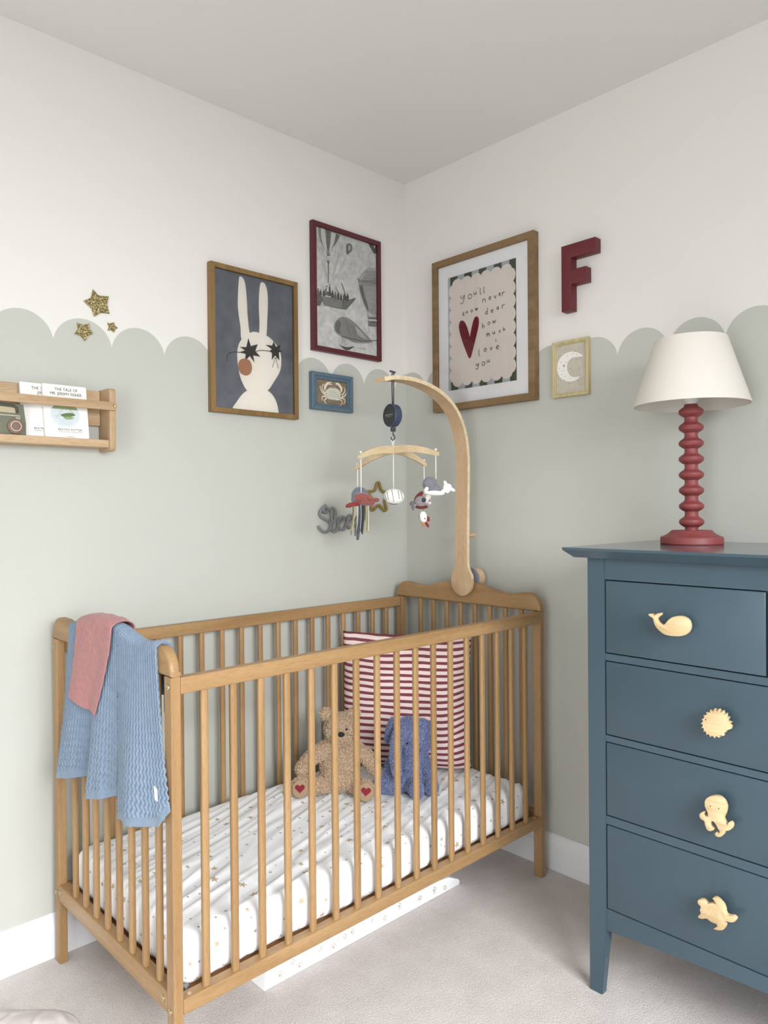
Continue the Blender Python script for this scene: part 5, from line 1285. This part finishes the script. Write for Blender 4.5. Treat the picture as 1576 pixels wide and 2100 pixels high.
# curved apron
b = BM(); pts = [(YD0, 0.2105), (YD1, 0.2105), (YD1, 0.158)]
n = 16
for k in range(1, n): s = k/n; y = YD1+(YD0-YD1)*s; pts.append((y, 0.158+0.022*math.sin(PI*s)**0.8))
pts.append((YD0, 0.158)); prism(b, pts, 'x', fx, fx+0.018, 0.001); part('apron', b, BLUE, chest, autos=40)
YM = (YD0+YD1)/2; w3 = (YD0-YD1)/3
for y in (YD0-w3, YD0-2*w3): part('drawer_divider', box(BM(), fx+0.012, fx+0.018, y-0.006, y+0.006, 0.812, 0.990), BLUE, chest)
part('carcass_base', box(BM(), fx+0.018, CX1-0.012, YD1, YD0, 0.190, 0.204), BLUE, chest)
G = 0.0022
def drawer(y0, y1, z0, z1):
    b = BM(); box(b, CF+0.0008, CF+0.0190, y0+G, y1-G, z0+G, z1-G, 0.0022, 3); 
    d = part('drawer', b, BLUE, chest, (CF, (y0+y1)/2, (z0+z1)/2), autos=40)
    return d
KX0, KX1 = -0.4790, -0.4665
z1_ = lambda pts: [(1150+x/3.7, 1090+y/3.7) for x, y in pts]
def knob(dr, pts, name, lab, src=None, shift=(0, 0), flip=False, bev=0.0018):
    P = []
    for u, v in pts:
        q = at(u, v, 'x', KX0); P.append([q.y, q.z])
    cy = sum(p[0] for p in P)/len(P); cz = sum(p[1] for p in P)/len(P)
    P = [(p[0]+shift[0], p[1]+shift[1]) for p in P]; cy += shift[0]; cz += shift[1]
    b = BM(); prism(b, P, 'x', KX0, KX1, bev, 2); lathe(b, [(0.0, KX1-0.001), (0.006, KX1-0.001), (0.007, CF+0.0009), (0.0, CF+0.0009)], cy, cz, 16, 'x')
    o = part(name, b, KNOBW, dr, (KX0, cy, cz), autos=35); o['label'] = lab
    return o
WH = ([(662, 628), (676, 624), (692, 625), (712, 637), (728, 624), (745, 619), (762, 618), (760, 635), (735, 655), (729, 668), (735, 680), (745, 692), (761, 703), (779, 709), (790, 703), (802, 689), (815, 674), (832, 659), (850, 649), (872, 643), (893, 641), (915, 642), (937, 649), (957, 661), (972, 677), (980, 695), (984, 715), (983, 735), (976, 754), (965, 770), (951, 782), (935, 790), (913, 795), (890, 797), (840, 793), (814, 790), (790, 783), (768, 771), (750, 755), (733, 738), (720, 720), (711, 703), (705, 685), (702, 666), (694, 654), (675, 645)])
PF = []
for k in range(19):
    a = math.radians(20+k*17.2); 
    for da, r in ((0, 100), (6, 112), (8.6, 96)):
        aa = a+math.radians(da); PF.append((1175+r*math.cos(aa), 1458-r*0.99*math.sin(aa)))
PF = [p for p in PF if not (p[0] > 1245 and 1425 < p[1] < 1545)]
PF += [(1250, 1525), (1262, 1508), (1288, 1502), (1293, 1480), (1296, 1452), (1275, 1462), (1262, 1440)]
cx_, cy_ = 1178, 1460; PF.sort(key=lambda p: math.atan2(p[1]-cy_, p[0]-cx_))
OC = S2([(1093, 240), (1110, 210), (1150, 193), (1195, 197), (1235, 225), (1258, 275), (1250, 330), (1235, 365), (1250, 400), (1265, 415), (1275, 395), (1290, 392), (1305, 415), (1298, 445), (1270, 460), (1240, 460), (1240, 480), (1225, 500), (1200, 507), (1175, 495), (1173, 475), (1185, 470), (1200, 478), (1207, 465), (1195, 440), (1170, 400), (1150, 385), (1138, 400), (1140, 425), (1160, 440), (1160, 455), (1130, 462), (1108, 445), (1095, 410), (1090, 385), (1065, 370), (1053, 345), (1060, 325), (1085, 313), (1095, 320), (1085, 335), (1100, 350), (1118, 345), (1112, 310), (1097, 280)], 2)
TU = S2([(1040, 990), (1060, 980), (1090, 990), (1112, 1012), (1150, 1008), (1180, 1015), (1165, 990), (1152, 972), (1168, 965), (1200, 985), (1235, 1025), (1245, 1060), (1255, 1095), (1280, 1105), (1310, 1108), (1332, 1130), (1322, 1150), (1290, 1155), (1260, 1145), (1240, 1155), (1252, 1175), (1245, 1200), (1225, 1215), (1180, 1212), (1162, 1200), (1190, 1185), (1180, 1165), (1140, 1150), (1110, 1125), (1080, 1128), (1050, 1122), (1043, 1108), (1065, 1085), (1055, 1060), (1065, 1035), (1045, 1015)], 2)
zoomA = lambda P: [(1150+x/3.7, 1090+y/3.7) for x, y in P]; zoomB = lambda P: [(1150+x/3.7, 1580+y/3.7) for x, y in P]
dA = drawer(YD0-w3+0.0, YD0, 0.8140, 0.9880); knob(dA, zoomA(WH), 'whale_knob', 'pale wooden whale shaped knob')
dB = drawer(YD0-2*w3, YD0-w3, 0.8140, 0.9880); knob(dB, zoomA(WH), 'whale_knob', 'pale wooden whale shaped knob', shift=(-w3, 0))
dC = drawer(YD1, YD0-2*w3, 0.8140, 0.9880); knob(dC, zoomA(WH), 'whale_knob', 'pale wooden whale shaped knob', shift=(-2*w3, 0))
SH = (YD1+YD0) - 2*(-1.362)
for (za, zb, P, nm, lab, bv) in ((0.6215, 0.7975, zoomA(PF), 'pufferfish_knob', 'pale wooden pufferfish shaped knob', 0.0008), (0.4310, 0.6065, zoomB(OC), 'octopus_knob', 'pale wooden octopus shaped knob', 0.0012), (0.2105, 0.4115, zoomB(TU), 'turtle_knob', 'pale wooden turtle shaped knob', 0.0012)):
    d = drawer(YD1, YD0, za, zb); k1 = knob(d, P, nm, lab, bev=bv); k2 = knob(d, P, nm, lab, shift=(SH, 0), bev=bv)
    if nm == 'octopus_knob':
        b = BM()
        for (x, y) in ((1138, 272), (1202, 290)):
            q = at(1150+x/3.7, 1580+y/3.7, 'x', KX0); ell(b, q, (0.0006, 0.0012, 0.0012), None, 8, 6)
        part('eye', b, TXT, k1)
    if nm == 'pufferfish_knob':
        b = BM(); q = at(1150+1103/3.7, 1090+1428/3.7, 'x', KX0); ell(b, q, (0.0006, 0.0014, 0.0014), None, 8, 6); part('eye', b, TXT, k1)

# ---------------------------------------------------------------- lamp
LX, LY, LZ = -0.155, -1.1735, CTZ
lamp = thing('table_lamp', (LX, LY, LZ), 'table lamp with a red bobbin stem and white shade on the chest of drawers', 'lamp')
LRED = mat('lamp_red_paint', (134, 62, 62), 0.5, var=0.03, vscale=30)
prof = [(0.0, LZ), (0.0735, LZ), (0.0755, LZ+0.002), (0.0755, LZ+0.0145), (0.0735, LZ+0.0185), (0.066, LZ+0.021), (0.058, LZ+0.0255), (0.050, LZ+0.0325), (0.048, LZ+0.0350), (0.0, LZ+0.0350)]
part('base', lathe(BM(), prof, LX, LY, 64), LRED, lamp, autos=35)
prof = [(0.0, LZ+0.033), (0.0158, LZ+0.033), (0.0152, LZ+0.040)]; z0 = 1.1180; sp = 0.0400
for k in range(8):
    z = z0+sp*k
    prof += [(0.0158, z-0.0175), (0.0165, z-0.0135), (0.0165, z-0.0130), (0.0225, z-0.0098), (0.0230, z-0.0094), (0.0285, z-0.005), (0.0303, z), (0.0290, z+0.0055), (0.0235, z+0.0100), (0.0180, z+0.0135), (0.0160, z+0.018)]
prof = [p for p in prof if p[1] < 1.4175] + [(0.0155, 1.4180), (0.0, 1.4180)]
part('stem', lathe(BM(), prof, LX, LY, 48), LRED, lamp, autos=30)
part('bulb_holder', lathe(BM(), [(0.0, 1.418), (0.013, 1.418), (0.013, 1.424), (0.0165, 1.425), (0.0165, 1.452), (0.012, 1.456), (0.0, 1.456)], LX, LY, 32), mat('white_plastic', (232, 230, 226), 0.35), lamp, autos=35)
SB, ST, SR0, SR1 = 1.4150, 1.5830, 0.1395, 0.0870
SHM = bpy.data.materials.new('linen_shade'); SHM.use_nodes = True; _t = NT(SHM); _b = _t.n['Principled BSDF']
_b.inputs['Base Color'].default_value = lin((236, 230, 220)); _b.inputs['Roughness'].default_value = 0.9; _b.inputs['Specular IOR Level'].default_value = 0.1
_tl = _t.new('ShaderNodeBsdfTranslucent'); _tl.inputs['Color'].default_value = lin((236, 228, 216)); _ms = _t.new('ShaderNodeMixShader'); _ms.inputs[0].default_value = 0.22
_tc = _t.new('ShaderNodeTexCoord'); _n = _t.new('ShaderNodeTexNoise'); _n.inputs['Scale'].default_value = 420; _n.inputs['Detail'].default_value = 3
_mp = _t.new('ShaderNodeMapping'); _mp.inputs['Scale'].default_value = (1, 1, 0.3); _t.link(_tc.outputs['Object'], _mp.inputs[0]); _t.link(_mp.outputs[0], _n.inputs[0])
_bu = _t.new('ShaderNodeBump'); _bu.inputs['Strength'].default_value = 0.25; _bu.inputs['Distance'].default_value = 0.001; _t.link(_n.outputs[0], _bu.inputs['Height']); _t.link(_bu.outputs[0], _b.inputs['Normal'])
_t.link(_b.outputs[0], _ms.inputs[1]); _t.link(_tl.outputs[0], _ms.inputs[2]); _t.link(_ms.outputs[0], _t.n['Material Output'].inputs[0])
b = BM(); th = 0.0014
lathe(b, [(SR0, SB), (SR0+0.0008, SB+0.003), (SR1+0.0006, ST-0.003), (SR1, ST), (SR1-th, ST), (SR0-th, SB)], LX, LY, 96)
b.faces.ensure_lookup_table()
caps = [f for f in b.faces if len(f.verts) > 4]; bmesh.ops.delete(b, geom=caps, context='FACES_ONLY')
ring0 = [v for v in b.verts if abs(v.co.z-SB) < 1e-6]; 
bmesh.ops.bridge_loops(b, edges=[e for e in b.edges if e.is_boundary])
part('lamp_shade', b, SHM, lamp, autos=50)
b = BM()
for k in range(3):
    a = 2*PI*k/3+0.4; tube(b, [(LX+0.016*math.cos(a), LY+0.016*math.sin(a), 1.440), (LX+0.06*math.cos(a), LY+0.06*math.sin(a), 1.470), (LX+(SR0-0.022)*math.cos(a), LY+(SR0-0.022)*math.sin(a), 1.478)], 0.0012, 6)
tube(b, [(LX+0.0175*math.cos(2*PI*k/24), LY+0.0175*math.sin(2*PI*k/24), 1.440) for k in range(24)], 0.0014, 6, True)
part('shade_carrier', b, mat('white_wire', (220, 218, 214), 0.4), lamp, smooth=True)
b = BM(); lathe(b, [(0.0, 1.456), (0.013, 1.456), (0.014, 1.470), (0.026, 1.492), (0.030, 1.512), (0.026, 1.530), (0.014, 1.542), (0.0, 1.545)], LX, LY, 32); part('bulb', b, mat('opal_glass', (240, 240, 238), 0.2), lamp, smooth=True)
